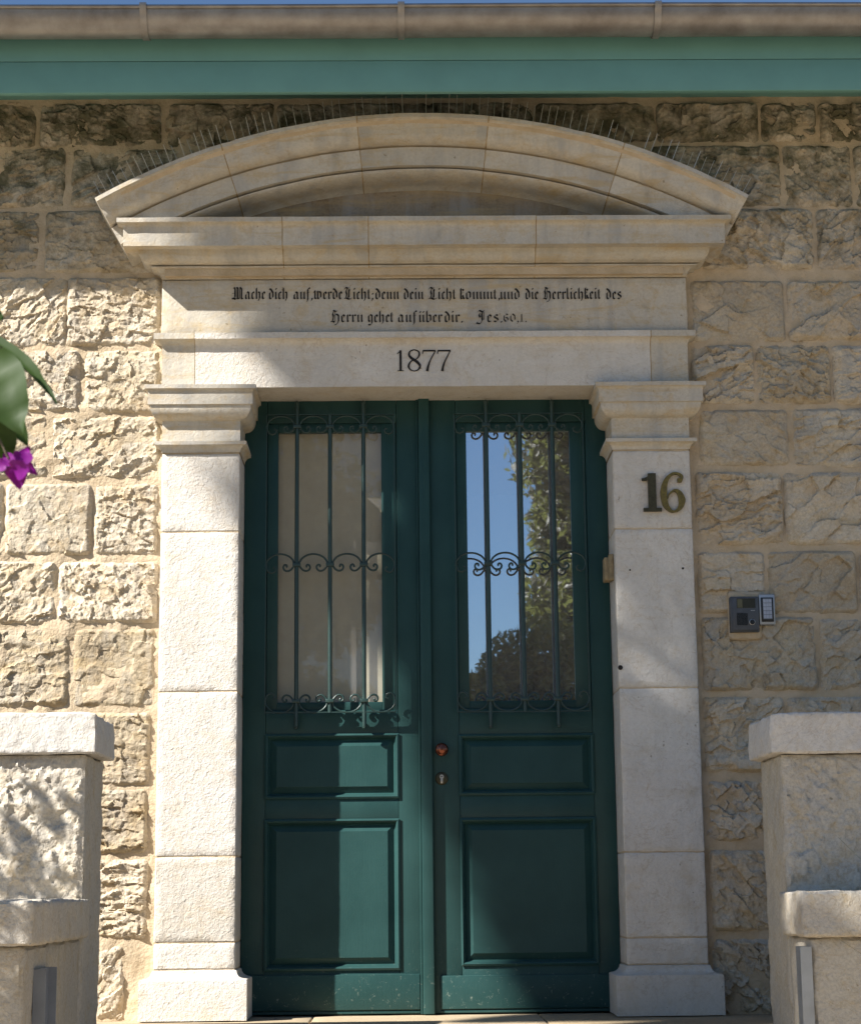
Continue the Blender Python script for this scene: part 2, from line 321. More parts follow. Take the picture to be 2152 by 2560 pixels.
# ------------------------------------------------------------------ stone wall
YW = .062                                    # mortar face
wall = thing('stone_wall', 'house wall of rough rock faced limestone blocks with wide sandy mortar joints around the doorway', 'wall', (0, .07, 0))
def rock(x0, x1, z0, z1, seed, res=.006, proud=.03):
    RT = x0 > 0 or z0 > 2.9; K = (1.6 if RT else .68)*(.65+.7*_h(np.int64(seed), np.int64(3), 5)); CS = (.7 if RT else .55)+.6*float(_h(np.int64(seed), np.int64(8), 6))
    w_, h_ = x1-x0, z1-z0; nx = max(6, int(w_/res)); nz = max(6, int(h_/res))
    U, W = np.meshgrid(np.linspace(0, 1, nx+1), np.linspace(0, 1, nz+1), indexing='ij'); U = U.ravel(); W = W.ravel()
    r = np.random.default_rng(seed)
    x = U*w_; z = W*h_
    # irregular outline
    k = .007
    lx = k*(vn(z*16, z*0+seed, 3)+.6*vn(z*60, z*0+seed, 4)); rx = k*(vn(z*16, z*0+seed, 5)+.6*vn(z*60, z*0+seed, 6))
    bz = k*(vn(x*16, x*0+seed, 7)+.6*vn(x*60, x*0+seed, 8)); tz = k*(vn(x*16, x*0+seed, 9)+.6*vn(x*60, x*0+seed, 10))
    px = lx+U*(w_-lx-rx); pz = bz+W*(h_-bz-tz)
    # corner rounding
    cr = .03; dx = np.minimum(px, w_-px); dz = np.minimum(pz, h_-pz)
    # chipped face: bowls at three sizes over a warped domain
    ang = r.uniform(-.9, .9); ca, sa = math.cos(ang), math.sin(ang)
    wx = px+.03*fbm(px*14+seed, pz*14, 21)+.006*fbm(px*50, pz*50+seed, 22); wz = pz+.03*fbm(px*14, pz*14+seed, 23)+.006*fbm(px*50+seed, pz*50, 24)
    a = (wx*ca+wz*sa); b = (-wx*sa+wz*ca)*r.uniform(1.2, 1.9)
    h = np.zeros_like(px)
    smooth = r.random() < .33
    for cell, amp, tilt in ((.13, .015, .10), (.055, .0095, .16), (.021, .0036, .15)):
        amp *= K; tilt *= K**.7; cell *= CS
        if smooth and cell < .1: amp *= .45; tilt *= .5
        R = math.hypot(w_, h_)*1.7; n = int((2*R/cell)*(2*R/cell))
        # hashed jittered cells
        ia = np.floor(a/cell).astype(np.int64); ib = np.floor(b/cell).astype(np.int64)
        best = np.full(px.shape, 1e9); sec = best.copy(); val = np.zeros_like(px)
        for da in (-1, 0, 1):
            for db in (-1, 0, 1):
                ja, jb = ia+da, ib+db; s = seed*7+int(cell*1e4)
                ca_ = (ja+.15+.7*_h(ja, jb, s))*cell; cb_ = (jb+.15+.7*_h(ja, jb, s+1))*cell
                q = (a-ca_)**2+(b-cb_)**2; off = _h(ja, jb, s+2)
                pl = off*amp + (a-ca_)*tilt*(2*_h(ja, jb, s+3)-1)+(b-cb_)*tilt*(2*_h(ja, jb, s+4)-1)*1.4
                q = q+off*(cell*.35)**2
                m = q < best; val = np.where(m, pl+q/(cell*cell)*amp*.5, val); best = np.where(m, q, best)
        h += val
    h += .006*fbm(px*22+seed, pz*22, 31)+.003*fbm(px*90, pz*90+seed, 33, 3)
    h = h-np.median(h); h = np.where(h > .014, .014+(h-.014)*.35, h); h = np.clip(h, -.017*max(1, K), .022)
    h = np.maximum(h, -(proud-.002)+.006*fbm(px*40, pz*40, 51))
    e = np.clip((np.minimum(dx, dz)-.006*vn(px*30+seed, pz*30, 41))/(.012+.014*vn(px*9, pz*9+seed, 43)), 0, 1); corner = np.clip(1-np.hypot(np.clip(cr-dx, 0, 1), np.clip(cr-dz, 0, 1))/cr, 0, 1)
    e = np.minimum(e**.55, np.clip(corner*1.6, 0, 1))
    y = YW+.007-e*(proud+.007+h)
    V = np.stack([x0+px, y, z0+pz], 1)
    i = (np.arange(nx)[:, None]*(nz+1)+np.arange(nz)[None]).ravel()
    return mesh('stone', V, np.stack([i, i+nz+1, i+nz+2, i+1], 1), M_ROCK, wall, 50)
LEFT = [((210, 298), [(-25, 72), (84, 330), (338, 560)]), ((303, 420), [(-25, 132), (150, 400)]),
        ((430, 556), [(-25, 80), (94, 330)]), ((568, 706), [(-30, 134), (140, 328)]), ((718, 842), [(-30, 161), (174, 326)]),
        ((852, 978), [(-40, 96), (106, 326)]), ((990, 1136), [(-60, 2), (11, 186), (196, 322)]),
        ((1150, 1276), [(-60, 111), (120, 320)]), ((1287, 1448), [(-60, 140), (150, 316)]), ((1461, 1608), [(-60, 110), (122, 303)]),
        ((1620, 1746), [(-60, 90), (100, 300)]), ((1763, 1922), [(-60, 180), (192, 299)]), ((1938, 2092), [(-60, 120), (130, 250)])]
RIGHT = [((210, 288), [(570, 820), (828, 1090), (1098, 1340), (1350, 1552), (1562, 1672), (1682, 1800)]),
         ((298, 419), [(1340, 1597), (1607, 1741), (1752, 1830)]), ((427, 548), [(1440, 1664), (1676, 1830)]),
         ((574, 696), [(1418, 1606), (1617, 1830)]), ((708, 824), [(1420, 1544), (1554, 1699), (1708, 1830)]),
         ((838, 952), [(1434, 1614), (1625, 1830)]), ((967, 1114), [(1428, 1601), (1612, 1830)]),
         ((1131, 1254), [(1432, 1568), (1577, 1756), (1765, 1900)]), ((1266, 1412), [(1440, 1673), (1684, 1900)]),
         ((1430, 1580), [(1446, 1608), (1616, 1830)]), ((1601, 1722), [(1448, 1640), (1650, 1850)]), ((1743, 1906), [(1456, 1650), (1660, 1850)]),
         ((1924, 2078), [(1462, 1640), (1650, 1850)])]
sd = 11; EDGE = []
YF = .045
for rows, side in ((LEFT, -1), (RIGHT, 1)):
    for (v0, v1), sts in rows:
        for (u0, u1) in sts:
            u0 -= random.uniform(3, 7); u1 += random.uniform(3, 7); dv = random.uniform(3, 6)
            c = ad((u0+u1)/2, (v0+v1)/2, YF); x0 = ad(u0, (v0+v1)/2, YF)[0]; x1 = ad(u1, (v0+v1)/2, YF)[0]
            z1 = ad((u0+u1)/2, v0-dv, YF)[2]; z0 = ad((u0+u1)/2, v1+dv, YF)[2]
            rock(x0, x1, z0, z1, sd, .0045, (.007 if side < 0 else .011)+.009*random.random()); sd += 13
        # the wall goes on beyond the picture
        uu = sts[0][0] if side < 0 else sts[-1][1]
        x = ad(uu, (v0+v1)/2, YF)[0]
        while abs(x) < 3.9:
            L = random.uniform(.24, .42); x += side*.018
            a, b = (x-L, x) if side < 0 else (x, x+L)
            rock(a, b, z0, z1, sd, .014, .014); sd += 13; x += side*L
# base courses under the lowest visible stones, and mortar bed
z0 = ad(150, 2092, YF)[2]
for side in (-1, 1):
    for zz in (z0-.28, z0-.56, z0-.84):
        x = 1.33
        while x < 3.9:
            L = random.uniform(.25, .42); a, b = (x, x+L) if side > 0 else (-x-L, -x)
            rock(a, b, zz+.02, zz+.27, sd, .016, .014); sd += 13; x += L+.02
def mortar():
    st = .013; xs = np.arange(-4, 4+st, st); zs = np.arange(-1.1, 3.86+st, st)
    X, Z = np.meshgrid(xs, zs, indexing='ij'); x, z = X.ravel(), Z.ravel()
    y = YW+.014*fbm(x*7, z*7, 3)+.009*fbm(x*28, z*28, 8)-.006*(vn(x*11, z*11, 14) > .74)
    nz = len(zs); i = (np.arange(len(xs)-1)[:, None]*nz+np.arange(nz-1)[None]).ravel()
    keep = ~((np.abs(x[i]+st/2) < .95) & (z[i] < 2.66)); i = i[keep]
    return mesh('mortar', np.stack([x, y, z], 1), np.stack([i, i+nz, i+nz+1, i+1], 1), M_MORT, wall, 60)
mortar()
# smeared repair mortar beside the intercom
a = at(1818, 1478, .03); b = at(1905, 1598, .03)
block('mortar_patch', (a[0], b[0], .022, .07, b[2], a[2]), M_MORT, wall, .015, .02, .004)

# ------------------------------------------------------------------ house behind the wall (closed, dark room)
room = thing('house_interior', None, None, (0, .5, 0), kind='structure')
m = MB(); x0, x1, y0, y1, z0, z1 = -1.6, 1.6, .5, 4, -.02, 2.9
V = [(x, y, z) for x in (x0, x1) for y in (y0, y1) for z in (z0, z1)]
m.add(V, [(0, 1, 3, 2), (4, 6, 7, 5), (0, 2, 6, 4), (1, 5, 7, 3), (2, 3, 7, 6)])
m.box(-1.6, -.77, .30, .5, 0, 2.9); m.box(.77, 1.6, .30, .5, 0, 2.9); m.box(-.77, .77, .305, .5, 2.56, 2.9)
m.out('room_shell', M_ROOM, room)

# ------------------------------------------------------------------ door surround
sur = thing('door_surround', 'carved pale limestone doorway with pilasters, inscribed frieze, 1877 lintel and curved pediment', 'doorway', (0, 0, 0))
XI, XO = .765, 1.083
def curve(p0, p1, n, kind):
    "quarter curves between profile points: kind 'cav' concave, 'ovo' convex"
    out = []
    for k in range(1, n):
        t = k/n*math.pi/2
        if kind == 'ovo': out.append((p0[0]+(p1[0]-p0[0])*(1-math.cos(t)), p0[1]+(p1[1]-p0[1])*math.sin(t)))
        else: out.append((p0[0]+(p1[0]-p0[0])*math.sin(t), p0[1]+(p1[1]-p0[1])*(1-math.cos(t))))
    return out
def loft(name, x0, x1, prof, backL, backR, mat, parent, Y0=0., seed=1, amp=.0012, res=.03, topback=.07):
    """moulding run: prof = [(projection, z)...] top to bottom. backL/backR = depth the mitred return runs back to, or None for a flat joint"""
    prof = [(-topback, prof[0][1])]+list(prof)+[(-topback, prof[-1][1])]
    P = []
    n = max(2, int((x1-x0)/res)); ts = np.linspace(0, 1, n+1)
    rows = []
    for (p, z) in prof:
        a = x0-(p if backL is not None else 0); b = x1+(p if backR is not None else 0)
        pr = []
        if backL is not None: pr += [(a, Y0+(backL)), (a, Y0+(backL*.5-p*.5))] if backL > -p else [(a, Y0-p), (a, Y0-p)]
        pr += [(a+(b-a)*t, Y0-p) for t in ts]
        if backR is not None: pr += [(b, Y0+(backR*.5-p*.5)), (b, Y0+(backR))] if backR > -p else [(b, Y0-p), (b, Y0-p)]
        rows.append([(x, y, z) for x, y in pr])
    m_ = len(rows[0]); V = np.array(rows).reshape(-1, 3)
    V = V+np.stack([n3(V, 9, seed)*amp*0, n3(V, 14, seed+1)*amp+n3(V, 50, seed+2)*amp*.5, n3(V, 12, seed+4)*amp], 1)
    Fc = [(i*m_+k, (i+1)*m_+k, (i+1)*m_+k+1, i*m_+k+1) for i in range(len(rows)-1) for k in range(m_-1)]
    if backL is None: Fc.append(tuple(i*m_ for i in range(len(rows)))[::-1])
    if backR is None: Fc.append(tuple(i*m_+m_-1 for i in range(len(rows))))
    return mesh(name, V, Fc, mat, parent, 32)

ZJ = [.195, .298, .629, 1.279, 1.930, 2.258]
for s in (-1, 1):
    a, b = (-XO, -XI) if s < 0 else (XI, XO)
    MB().box(a+.003, b-.003, .003, .29, 0, 2.5).out('joint_mortar', M_MORT, sur)
    for i in range(5):
        block('pilaster_stone', (a, b, 0, .3, ZJ[i]+.0018, ZJ[i+1]-.0018), M_ASH, sur, .0045, .025, .0016)
    # plinth with a cavetto shoulder
    pp = [(0, .1935), (.006, .190)]+curve((.006, .190), (.042, .160), 5, 'ovo')+[(.042, .160), (.0485, .157), (.05, .15), (.05, .005)]
    loft('plinth', a, b, pp, .08 if s < 0 else .236, .236 if s < 0 else .08, M_ASH, sur, seed=20+s, topback=.0)
    cp = [(.068, 2.5335), (.068, 2.517)]+curve((.068, 2.517), (.055, 2.505), 4, 'cav')+[(.055, 2.503), (.055, 2.453), (.047, 2.451), (.047, 2.446)]
    cp += curve((.047, 2.446), (.008, 2.398), 7, 'ovo')+[(.008, 2.398), (.001, 2.395), (.001, 2.306), (.028, 2.304), (.028, 2.290)]+curve((.028, 2.290), (.002, 2.262), 5, 'cav')+[(.002, 2.262)]
    loft('capital', a, b, cp, .08 if s < 0 else .236, .236 if s < 0 else .08, M_SMO, sur, seed=30+s, topback=0.)
# lintel
lp = [(.032, 2.7635), (.032, 2.738)]+curve((.032, 2.738), (.001, 2.708), 6, 'cav')+[(.001, 2.708), (0, 2.65), (0, 2.60), (0, 2.5365)]
loft('lintel_end', -1.09, -.956, lp, .08, None, M_SMO, sur, seed=41)
lc = loft('lintel', -.953, .934, lp, None, None, M_ASH, sur, seed=42, topback=.3)
loft('lintel_end', .938, 1.09, lp, None, .08, M_SMO, sur, seed=43)
# frieze
block('frieze', (-1.095, 1.095, 0, .3, 2.767, 3.0015), M_SMO, sur, .004, .04, .001)
# cornice
kp = [(.17, 3.216), (.17, 3.197), (.163, 3.194)]+curve((.163, 3.194), (.146, 3.182), 4, 'cav')+[(.146, 3.182), (.145, 3.15), (.145, 3.102), (.09, 3.104), (.088, 3.095)]
kp += curve((.088, 3.095), (.052, 3.056), 6, 'ovo')+[(.052, 3.056), (.051, 3.0545), (.026, 3.054), (.026, 3.0475), (.043, 3.047), (.042, 3.043)]+curve((.040, 3.043), (.002, 3.0045), 7, 'cav')+[(.002, 3.0045)]
xj = [at(706, 600, -.145)[0], at(921, 600, -.145)[0], at(1340, 600, -.145)[0]]
ed = [-1.095]+xj+[1.095]
for i in range(4):
    loft('cornice_stone', ed[i]+(.0022 if i else 0), ed[i+1]-(.0022 if i < 3 else 0), kp, .08 if i == 0 else None, .08 if i == 3 else None, M_SMO, sur, seed=50+i, amp=.0014)
for x in xj: loft('joint_mortar', x-.003, x+.003, [(p-.0014, z) for p, z in kp], None, None, M_JNT, sur, seed=5, res=.01, amp=.0006)
for x in (-.9545, .936): loft('joint_mortar', x-.003, x+.003, [(p-.0014, z) for p, z in lp], None, None, M_JNT, sur, seed=5, res=.01, amp=.0006)
MB().box(-1.08, 1.08, -.03, .07, 3.01, 3.205).box(-.99, .99, .01, .07, 2.55, 2.76).out('joint_mortar', M_MORT, sur)
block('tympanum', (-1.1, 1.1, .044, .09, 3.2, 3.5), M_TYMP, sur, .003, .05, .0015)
# segmental pediment
AR, AZC, AXC = 2.65, 1.006, -.008
ap = [(0, .07), (0, -.05), (0, -.20), (.017, -.201), (.0185, -.194), (.024, -.183), (.033, -.174), (.045, -.1685), (.060, -.166), (.074, -.163), (.086, -.157), (.096, -.147), (.1045, -.133), (.105, -.088), (.1135, -.088), (.115, -.113),
      (.14, -.1115), (.17, -.109), (.192, -.107), (.193, -.062), (.200, -.062), (.2015, -.090), (.207, -.0885), (.213, -.082), (.219, -.068), (.225, -.046), (.229, -.020), (.232, .008), (.237, .030), (.248, .044), (.248, .08)]
th0 = math.asin(1.344/AR)
jx = [at(u, v, -.2)[0]-AXC for u, v in ((552, 360), (891, 293), (1222, 299), (1561, 354))]
tj = [-th0]+[math.asin(x/AR) for x in jx]+[th0]
def arch_stone(t0, t1, seed):
    n = max(3, int((t1-t0)*AR/.03)); V = []
    for k in range(n+1):
        t = t0+(t1-t0)*k/n
        for (r, y) in ap: V.append((AXC+(AR-r)*math.sin(t), y, AZC+(AR-r)*math.cos(t)))
    V = np.array(V); V[:, 1] += n3(V, 12, seed)*.0015+n3(V, 45, seed+1)*.0009; V[:, 2] += n3(V, 10, seed+2)*.0015
    wear = np.clip(n3(V, 16, seed+6)-.35, 0, 1)*.02; V[:, 1] += wear*(V[:, 1] < -.19)
    L = len(ap); Fc = [(k*L+i, k*L+i+1, (k+1)*L+i+1, (k+1)*L+i) for k in range(n) for i in range(L-1)]
    Fc += [tuple(range(L))[::-1], tuple(n*L+i for i in range(L))]
    bm = bmesh.new(); me = bpy.data.meshes.new('pediment_stone'); me.from_pydata(V.tolist(), [], Fc); bm.from_mesh(me)
    if abs(t0+th0) > 1e-6 and abs(t1-th0) > 1e-6: bmesh.ops.bisect_plane(bm, geom=bm.verts[:]+bm.edges[:]+bm.faces[:], plane_co=(0, 0, 3.2165), plane_no=(0, 0, -1), clear_outer=True)
    bmesh.ops.holes_fill(bm, edges=[e for e in bm.edges if e.is_boundary and all(abs(v.co.z-3.2165) < 1e-5 for v in e.verts)])
    bm.normal_update(); bm.to_mesh(me); bm.free()
    o = mesh('pediment_stone', [v.co[:] for v in me.vertices], [list(p.vertices) for p in me.polygons], M_SMO, sur, 32); bpy.data.meshes.remove(me)
    return o
def arch_joint(tc):
    V = []
    for t in (tc-.0011, tc+.0011):
        for (r, y) in ap: V.append((AXC+(AR-r-.0010)*math.sin(t), y+.0010, max(3.2175, AZC+(AR-r-.0010)*math.cos(t))))
    L = len(ap); mesh('joint_mortar', V, [(i, i+1, L+i+1, L+i) for i in range(L-1)], M_JNT, sur)
for t in tj[1:-1]: arch_joint(t)
for i in range(5): arch_stone(tj[i]+(.0009 if i else 0), tj[i+1]-(.0009 if i < 4 else 0), 60+i*7)
m = MB()
for k in range(41):
    pass
V = []; Fc = []
for k in range(41):
    t = -th0*.97+2*th0*.97*k/40
    for (r, y) in ((.02, .06), (.02, -.188), (.112, -.095), (.23, .03), (.23, .06)): V.append((AXC+(AR-r)*math.sin(t), y, max(3.205, AZC+(AR-r)*math.cos(t))))
    if k: Fc += [((k-1)*5+i, (k-1)*5+i+1, k*5+i+1, k*5+i) for i in range(4)]
mesh('joint_mortar', V, Fc, M_MORT, sur)
# holes and rust marks in the right pilaster
for (u, v, r) in ((1550, 1669, .010), (1574, 1425, .004), (1706, 1421, .005)):
    p = at(u, v, 0); MB().lathe((p[0], -.0016, p[2]), [(r, .002), (r, .0), (r*.6, -.0002)], 10).out('drill_hole', M_INK, sur)

# ------------------------------------------------------------------ lettering
NX, NZ = math.cos(math.radians(42)), math.sin(math.radians(42))
def pen(mb, paths, ox, oz, sx, sz, nib, Y):
    k = 0
    for path in paths:
        thin = 1.
        if path and path[0] == 't': thin = .42; path = path[1:]
        P = [(ox+x*sx, oz+z*sz) for x, z in path]
        if len(P) == 1: P = [(P[0][0]-.001*0, P[0][1]), (P[0][0]+.0030, P[0][1]-.0034)]
        hx, hz = NX*nib*thin/2, NZ*nib*thin/2
        for (a, b) in zip(P[:-1], P[1:]):
            y = Y-.00002*(k % 9); k += 1
            q = [(a[0]-hx, a[1]-hz), (a[0]+hx, a[1]+hz), (b[0]+hx, b[1]+hz), (b[0]-hx, b[1]-hz)]
            mb.add([(x, y, z) for x, z in q], [(0, 1, 2, 3)])
def mi(x): return [(x-.10, .82), (x, .93), (x+.03, .86), (x+.03, .12), (x+.13, .05)]
G = {}
G['i'] = (.42, [mi(.12), [(.14, 1.38)]]); G['n'] = (.80, [mi(.12), mi(.5), ['t', (.15, .70), (.46, .95)]])
G['u'] = (.80, [mi(.12), mi(.5), ['t', (.18, .05), (.50, .25)]]); G['m'] = (1.16, [mi(.12), mi(.5), mi(.88), ['t', (.15, .7), (.46, .95)], ['t', (.53, .7), (.84, .95)]])
G['ü'] = (.80, G['u'][1]+[[(.15, 1.36)], [(.5, 1.36)]])
G['r'] = (.58, [mi(.12), ['t', (.17, .72), (.34, .92)], [(.34, .94), (.48, .80)]])
G['c'] = (.55, [[(.36, .80), (.24, .95), (.12, .82), (.12, .16), (.26, .03), (.42, .14)]])
G['e'] = (.58, [[(.12, .82), (.12, .16), (.26, .03), (.44, .15)], [(.12, .84), (.26, .95), (.40, .80), (.36, .66)], ['t', (.36, .64), (.14, .45)]])
G['o'] = (.74, [[(.12, .82), (.12, .16), (.28, .03)], [(.12, .84), (.34, .97), (.52, .80), (.52, .22), (.30, .03)]])
G['a'] = (.80, [[(.14, .62), (.12, .16), (.24, .04), (.46, .24)], [(.12, .80), (.30, .95), (.50, .82), (.50, .12), (.62, .05)], ['t', (.14, .62), (.48, .80)]])
G['d'] = (.74, [[(.12, .82), (.12, .16), (.28, .03), (.52, .22), (.52, .85), (.30, 1.22), (.10, 1.36)], ['t', (.12, .84), (.40, .95)]])
G['b'] = (.76, [[(.20, 1.52), (.12, 1.40), (.12, .14), (.30, .02), (.54, .20), (.54, .80), (.38, .95), (.16, .76)]])
G['h'] = (.78, [[(.22, 1.52), (.12, 1.40), (.12, .12), (.20, .05)], [(.14, .72), (.36, .95), (.52, .82), (.52, .10), (.38, -.22), (.22, -.36)]])
G['l'] = (.42, [[(.22, 1.52), (.12, 1.40), (.12, .14), (.26, .04)]]); G['k'] = (.62, [[(.22, 1.52), (.12, 1.40), (.12, .12), (.24, .05)], [(.14, 1.18), (.34, 1.28), (.42, 1.1), (.16, .80)], ['t', (.02, .72), (.42, .86)], [(.30, .50), (.40, .14), (.50, .05)]])
G['f'] = (.52, [[(.42, 1.34), (.30, 1.46), (.16, 1.30), (.16, -.10), (.04, -.34)], ['t', (-.02, .78), (.40, .90)]])
G['t'] = (.46, [[(.14, 1.22), (.12, 1.1), (.12, .14), (.26, .04)], ['t', (-.04, .80), (.34, .92)]])
G['s'] = (.62, [[(.44, .84), (.28, .97), (.12, .80), (.16, .60), (.42, .44), (.46, .22), (.28, .03), (.08, .14)]])
G['g'] = (.76, [[(.12, .82), (.12, .20), (.28, .06), (.48, .24)], [(.10, .82), (.32, .96), (.52, .86), (.52, -.10), (.34, -.38), (.10, -.28)]])
G['w'] = (1.14, [[(.02, .84), (.14, 1.12), (.16, .9), (.16, .16), (.30, .05)], [(.46, 1.05), (.50, .86), (.50, .16), (.64, .05)], [(.50, .90), (.72, .98), (.88, .80), (.88, .24), (.66, .04)], ['t', (.2, .05), (.48, .28)]])
G[','] = (.30, [[(.12, .12), (.18, -.02), (.06, -.24)]]); G['.'] = (.34, [[(.12, .08)]]); G[';'] = (.32, [[(.12, .72)], [(.12, .12), (.18, -.02), (.06, -.24)]])
G['M'] = (1.66, [[(.10, 1.35), (.26, 1.52), (.40, 1.36), (.40, .30), (.24, .04), (.02, .10)], [(.44, 1.4), (.62, 1.54), (.78, 1.36), (.78, .12), (.90, .02)], [(.84, 1.38), (1.02, 1.54), (1.24, 1.30), (1.24, .14), (1.4, .02)], ['t', (.58, 1.3), (.58, .1)], ['t', (1.02, 1.3), (1.02, .1)], [(.02, .10), (.28, .14), (.44, -.02), (.70, .08)], ['t', (.02, .72), (.36, .80)]])
G['L'] = (1.06, [[(.04, 1.30), (.18, 1.54), (.46, 1.38), (.68, 1.52)], [(.34, 1.32), (.22, 1.0), (.32, .62), (.24, .24), (.02, .08)], [(.02, .10), (.26, .16), (.60, -.02), (.94, .14)], [(.58, 1.30), (.58, .22)], ['t', (.72, 1.28), (.44, .2)]])
G['H'] = (1.14, [[(.10, 1.32), (.30, 1.52), (.62, 1.36), (.80, 1.50)], [(.36, 1.36), (.24, 1.08), (.34, .70), (.26, .22), (.04, .08)], [(.40, .84), (.66, 1.04), (.88, .84), (.88, .10), (.70, -.26), (.46, -.34)], ['t', (.52, 1.36), (.52, .1)], [(.04, .08), (.28, .12), (.44, -.02)]])
G['J'] = (.98, [[(.10, 1.28), (.26, 1.52), (.54, 1.36), (.78, 1.50)], [(.60, 1.40), (.50, 1.0), (.56, .24), (.36, -.20), (.04, -.14), (.08, .02)], [(.34, 1.18), (.26, .92), (.36, .62)], ['t', (.70, 1.36), (.70, .3)]])
G['6'] = (.62, [[(.48, .86), (.32, .98), (.14, .78), (.12, .30), (.28, .04), (.48, .22), (.46, .46), (.30, .56), (.16, .44)]])
G['0'] = (.64, [[(.30, .98), (.12, .74), (.12, .26), (.30, .04), (.50, .26), (.50, .74), (.30, .98)]]); G['1'] = (.44, [['t', (.04, .78), (.20, .94)], [(.20, .94), (.20, .06)], ['t', (.04, .02), (.36, .04)]])
def word(parent, txt, zx0, zx1, zbase, zx_h, nib=.0079):
    S = 1.6036; a = at(540+zx0/S, 680+zbase/S, 0); b = at(540+zx1/S, 680+zbase/S, 0); h = at(540+zx0/S, 680+(zbase-zx_h)/S, 0)[2]-a[2]
    tot = sum(G[c][0] for c in txt)-.22; sx = (b[0]-a[0])/tot; x = a[0]+.0; mb = MB()
    for c in txt: pen(mb, G[c][1], x, a[2], sx, h, nib, -.0035); x += G[c][0]*sx
    return mb.out('inscribed_word', M_INK, parent)
for t, x0, x1 in (('Mache', 64, 195), ('dich', 212, 285), ('auf,', 310, 383), ('werde', 392, 503), ('Licht;', 514, 626), ('denn', 638, 730), ('dein', 752, 828), ('Licht', 853, 957),
                  ('kommt,', 977, 1132), ('und', 1138, 1213), ('die', 1239, 1288), ('Herrlichkeit', 1309, 1537), ('des', 1562, 1620)):
    word(sur, t, x0, x1, 110, 31)
for t, x0, x1 in (('Herrn', 459, 586), ('gehet', 608, 707), ('auf', 728, 800), ('über', 812, 902), ('dir.', 915, 984), ('Jes.', 1043, 1142)): word(sur, t, x0, x1, 202, 31)
word(sur, '60,1.', 1149, 1240, 201, 33, .0056)

def ribbon(P, W, y0, y1, n=8):
    "closed variable-width stroke through control points (Catmull-Rom), extruded from y0 to y1"
    P = np.array(P, float); W = np.array(W, float); Q = []; WW = []
    for i in range(len(P)-1):
        p0, p1, p2, p3 = P[max(i-1, 0)], P[i], P[i+1], P[min(i+2, len(P)-1)]
        for k in range(n):
            t = k/n; Q.append(.5*((2*p1)+(-p0+p2)*t+(2*p0-5*p1+4*p2-p3)*t*t+(-p0+3*p1-3*p2+p3)*t**3)); WW.append(W[i]*(1-t)+W[i+1]*t)
    Q.append(P[-1]); WW.append(W[-1]); Q = np.array(Q); WW = np.array(WW)
    T = np.gradient(Q, axis=0); T /= np.linalg.norm(T, axis=1)[:, None]+1e-9; N = np.stack([-T[:, 1], T[:, 0]], 1)
    A = Q+N*WW[:, None]/2; B = Q-N*WW[:, None]/2; m_ = len(Q)
    V = [(x, y0, z) for x, z in A]+[(x, y0, z) for x, z in B]+[(x, y1, z) for x, z in A]+[(x, y1, z) for x, z in B]
    Fc = []
    for i in range(m_-1):
        Fc += [(i, i+1, m_+i+1, m_+i), (2*m_+i, 3*m_+i, 3*m_+i+1, 2*m_+i+1), (i, 2*m_+i, 2*m_+i+1, i+1), (m_+i, m_+i+1, 3*m_+i+1, 3*m_+i)]
    Fc += [(0, m_, 3*m_, 2*m_), (m_-1, 3*m_-1, 4*m_-1, 2*m_-1)]
    return V, Fc
def digit_box(u0, u1, v0, v1, Y):
    a = at(u0, v1, Y); b = at(u1, v0, Y); return a[0], a[2], b[0]-a[0], b[2]-a[2]
def strokes(name, strs, box, y0, y1, mat, parent):
    x0, z0, w_, h_ = box; mb = MB()
    for k, (pts, ws) in enumerate(strs):
        mb.add(*ribbon([(x0+x*w_, z0+z*h_) for x, z in pts], [q*w_ for q in ws], y0-.0001*k, y1, 7 if len(pts) > 2 else 1))
    return mb.out(name, mat, parent)
S = 1.6036
D8 = [([(.5, 1), (.22, .93), (.14, .77), (.28, .62), (.66, .44), (.88, .24), (.74, .06), (.5, 0)], [.07, .09, .14, .17, .19, .15, .08, .05]),
      ([(.5, 0), (.24, .06), (.10, .24), (.28, .46), (.66, .58), (.84, .77), (.76, .93), (.5, 1)], [.05, .08, .14, .09, .06, .12, .09, .07])]
D7 = [([(.04, .80), (.08, .97)], [.05, .07]), ([(.06, .955), (.96, .955)], [.11, .11]), ([(.95, .95), (.62, .55), (.44, .25), (.36, 0)], [.06, .08, .14, .19])]
D1 = [([(.52, .97), (.52, 0)], [.26, .26]), ([(.50, .94), (.12, .80)], [.10, .07]), ([(.18, .015), (.88, .015)], [.07, .07])]
for d, x0, x1 in ((D1, 722, 756), (D8, 766, 824), (D7, 826, 882), (D7, 886, 942)):
    strokes('inscribed_numeral', d, digit_box(540+x0/S, 540+x1/S, 680+312/S, 680+398/S, 0), -.0035, -.001, M_INK, sur)
S = 2.625
hn = thing('house_number', 'brass house number 16 screwed to the top stone of the right pilaster', 'house number', tuple(at(1655, 1230, 0)))
N1 = [([(.52, .99), (.52, .02)], [.40, .40]), ([(.46, .93), (.22, .84), (.02, .83)], [.12, .16, .10]), ([(.06, .03), (.98, .03)], [.17, .17])]
N6 = [([(.84, .78), (.88, .90), (.70, .975), (.46, .95), (.22, .78), (.12, .50), (.18, .20), (.38, .04), (.56, .02), (.78, .12), (.86, .30), (.76, .48), (.58, .55), (.36, .46), (.28, .34)],
       [.10, .12, .10, .12, .20, .27, .24, .12, .08, .20, .28, .20, .10, .06, .03]), ([(.70, .80), (.87, .80)], [.16, .16])]
strokes('digit', N1, digit_box(1480+328/S, 1480+450/S, 640+1425/S, 640+1674/S, -.01), -.018, -.004, M_BRASSD, hn)
strokes('digit', N6, digit_box(1480+452/S, 1480+603/S, 640+1422/S, 640+1682/S, -.01), -.018, -.004, M_BRASS, hn)

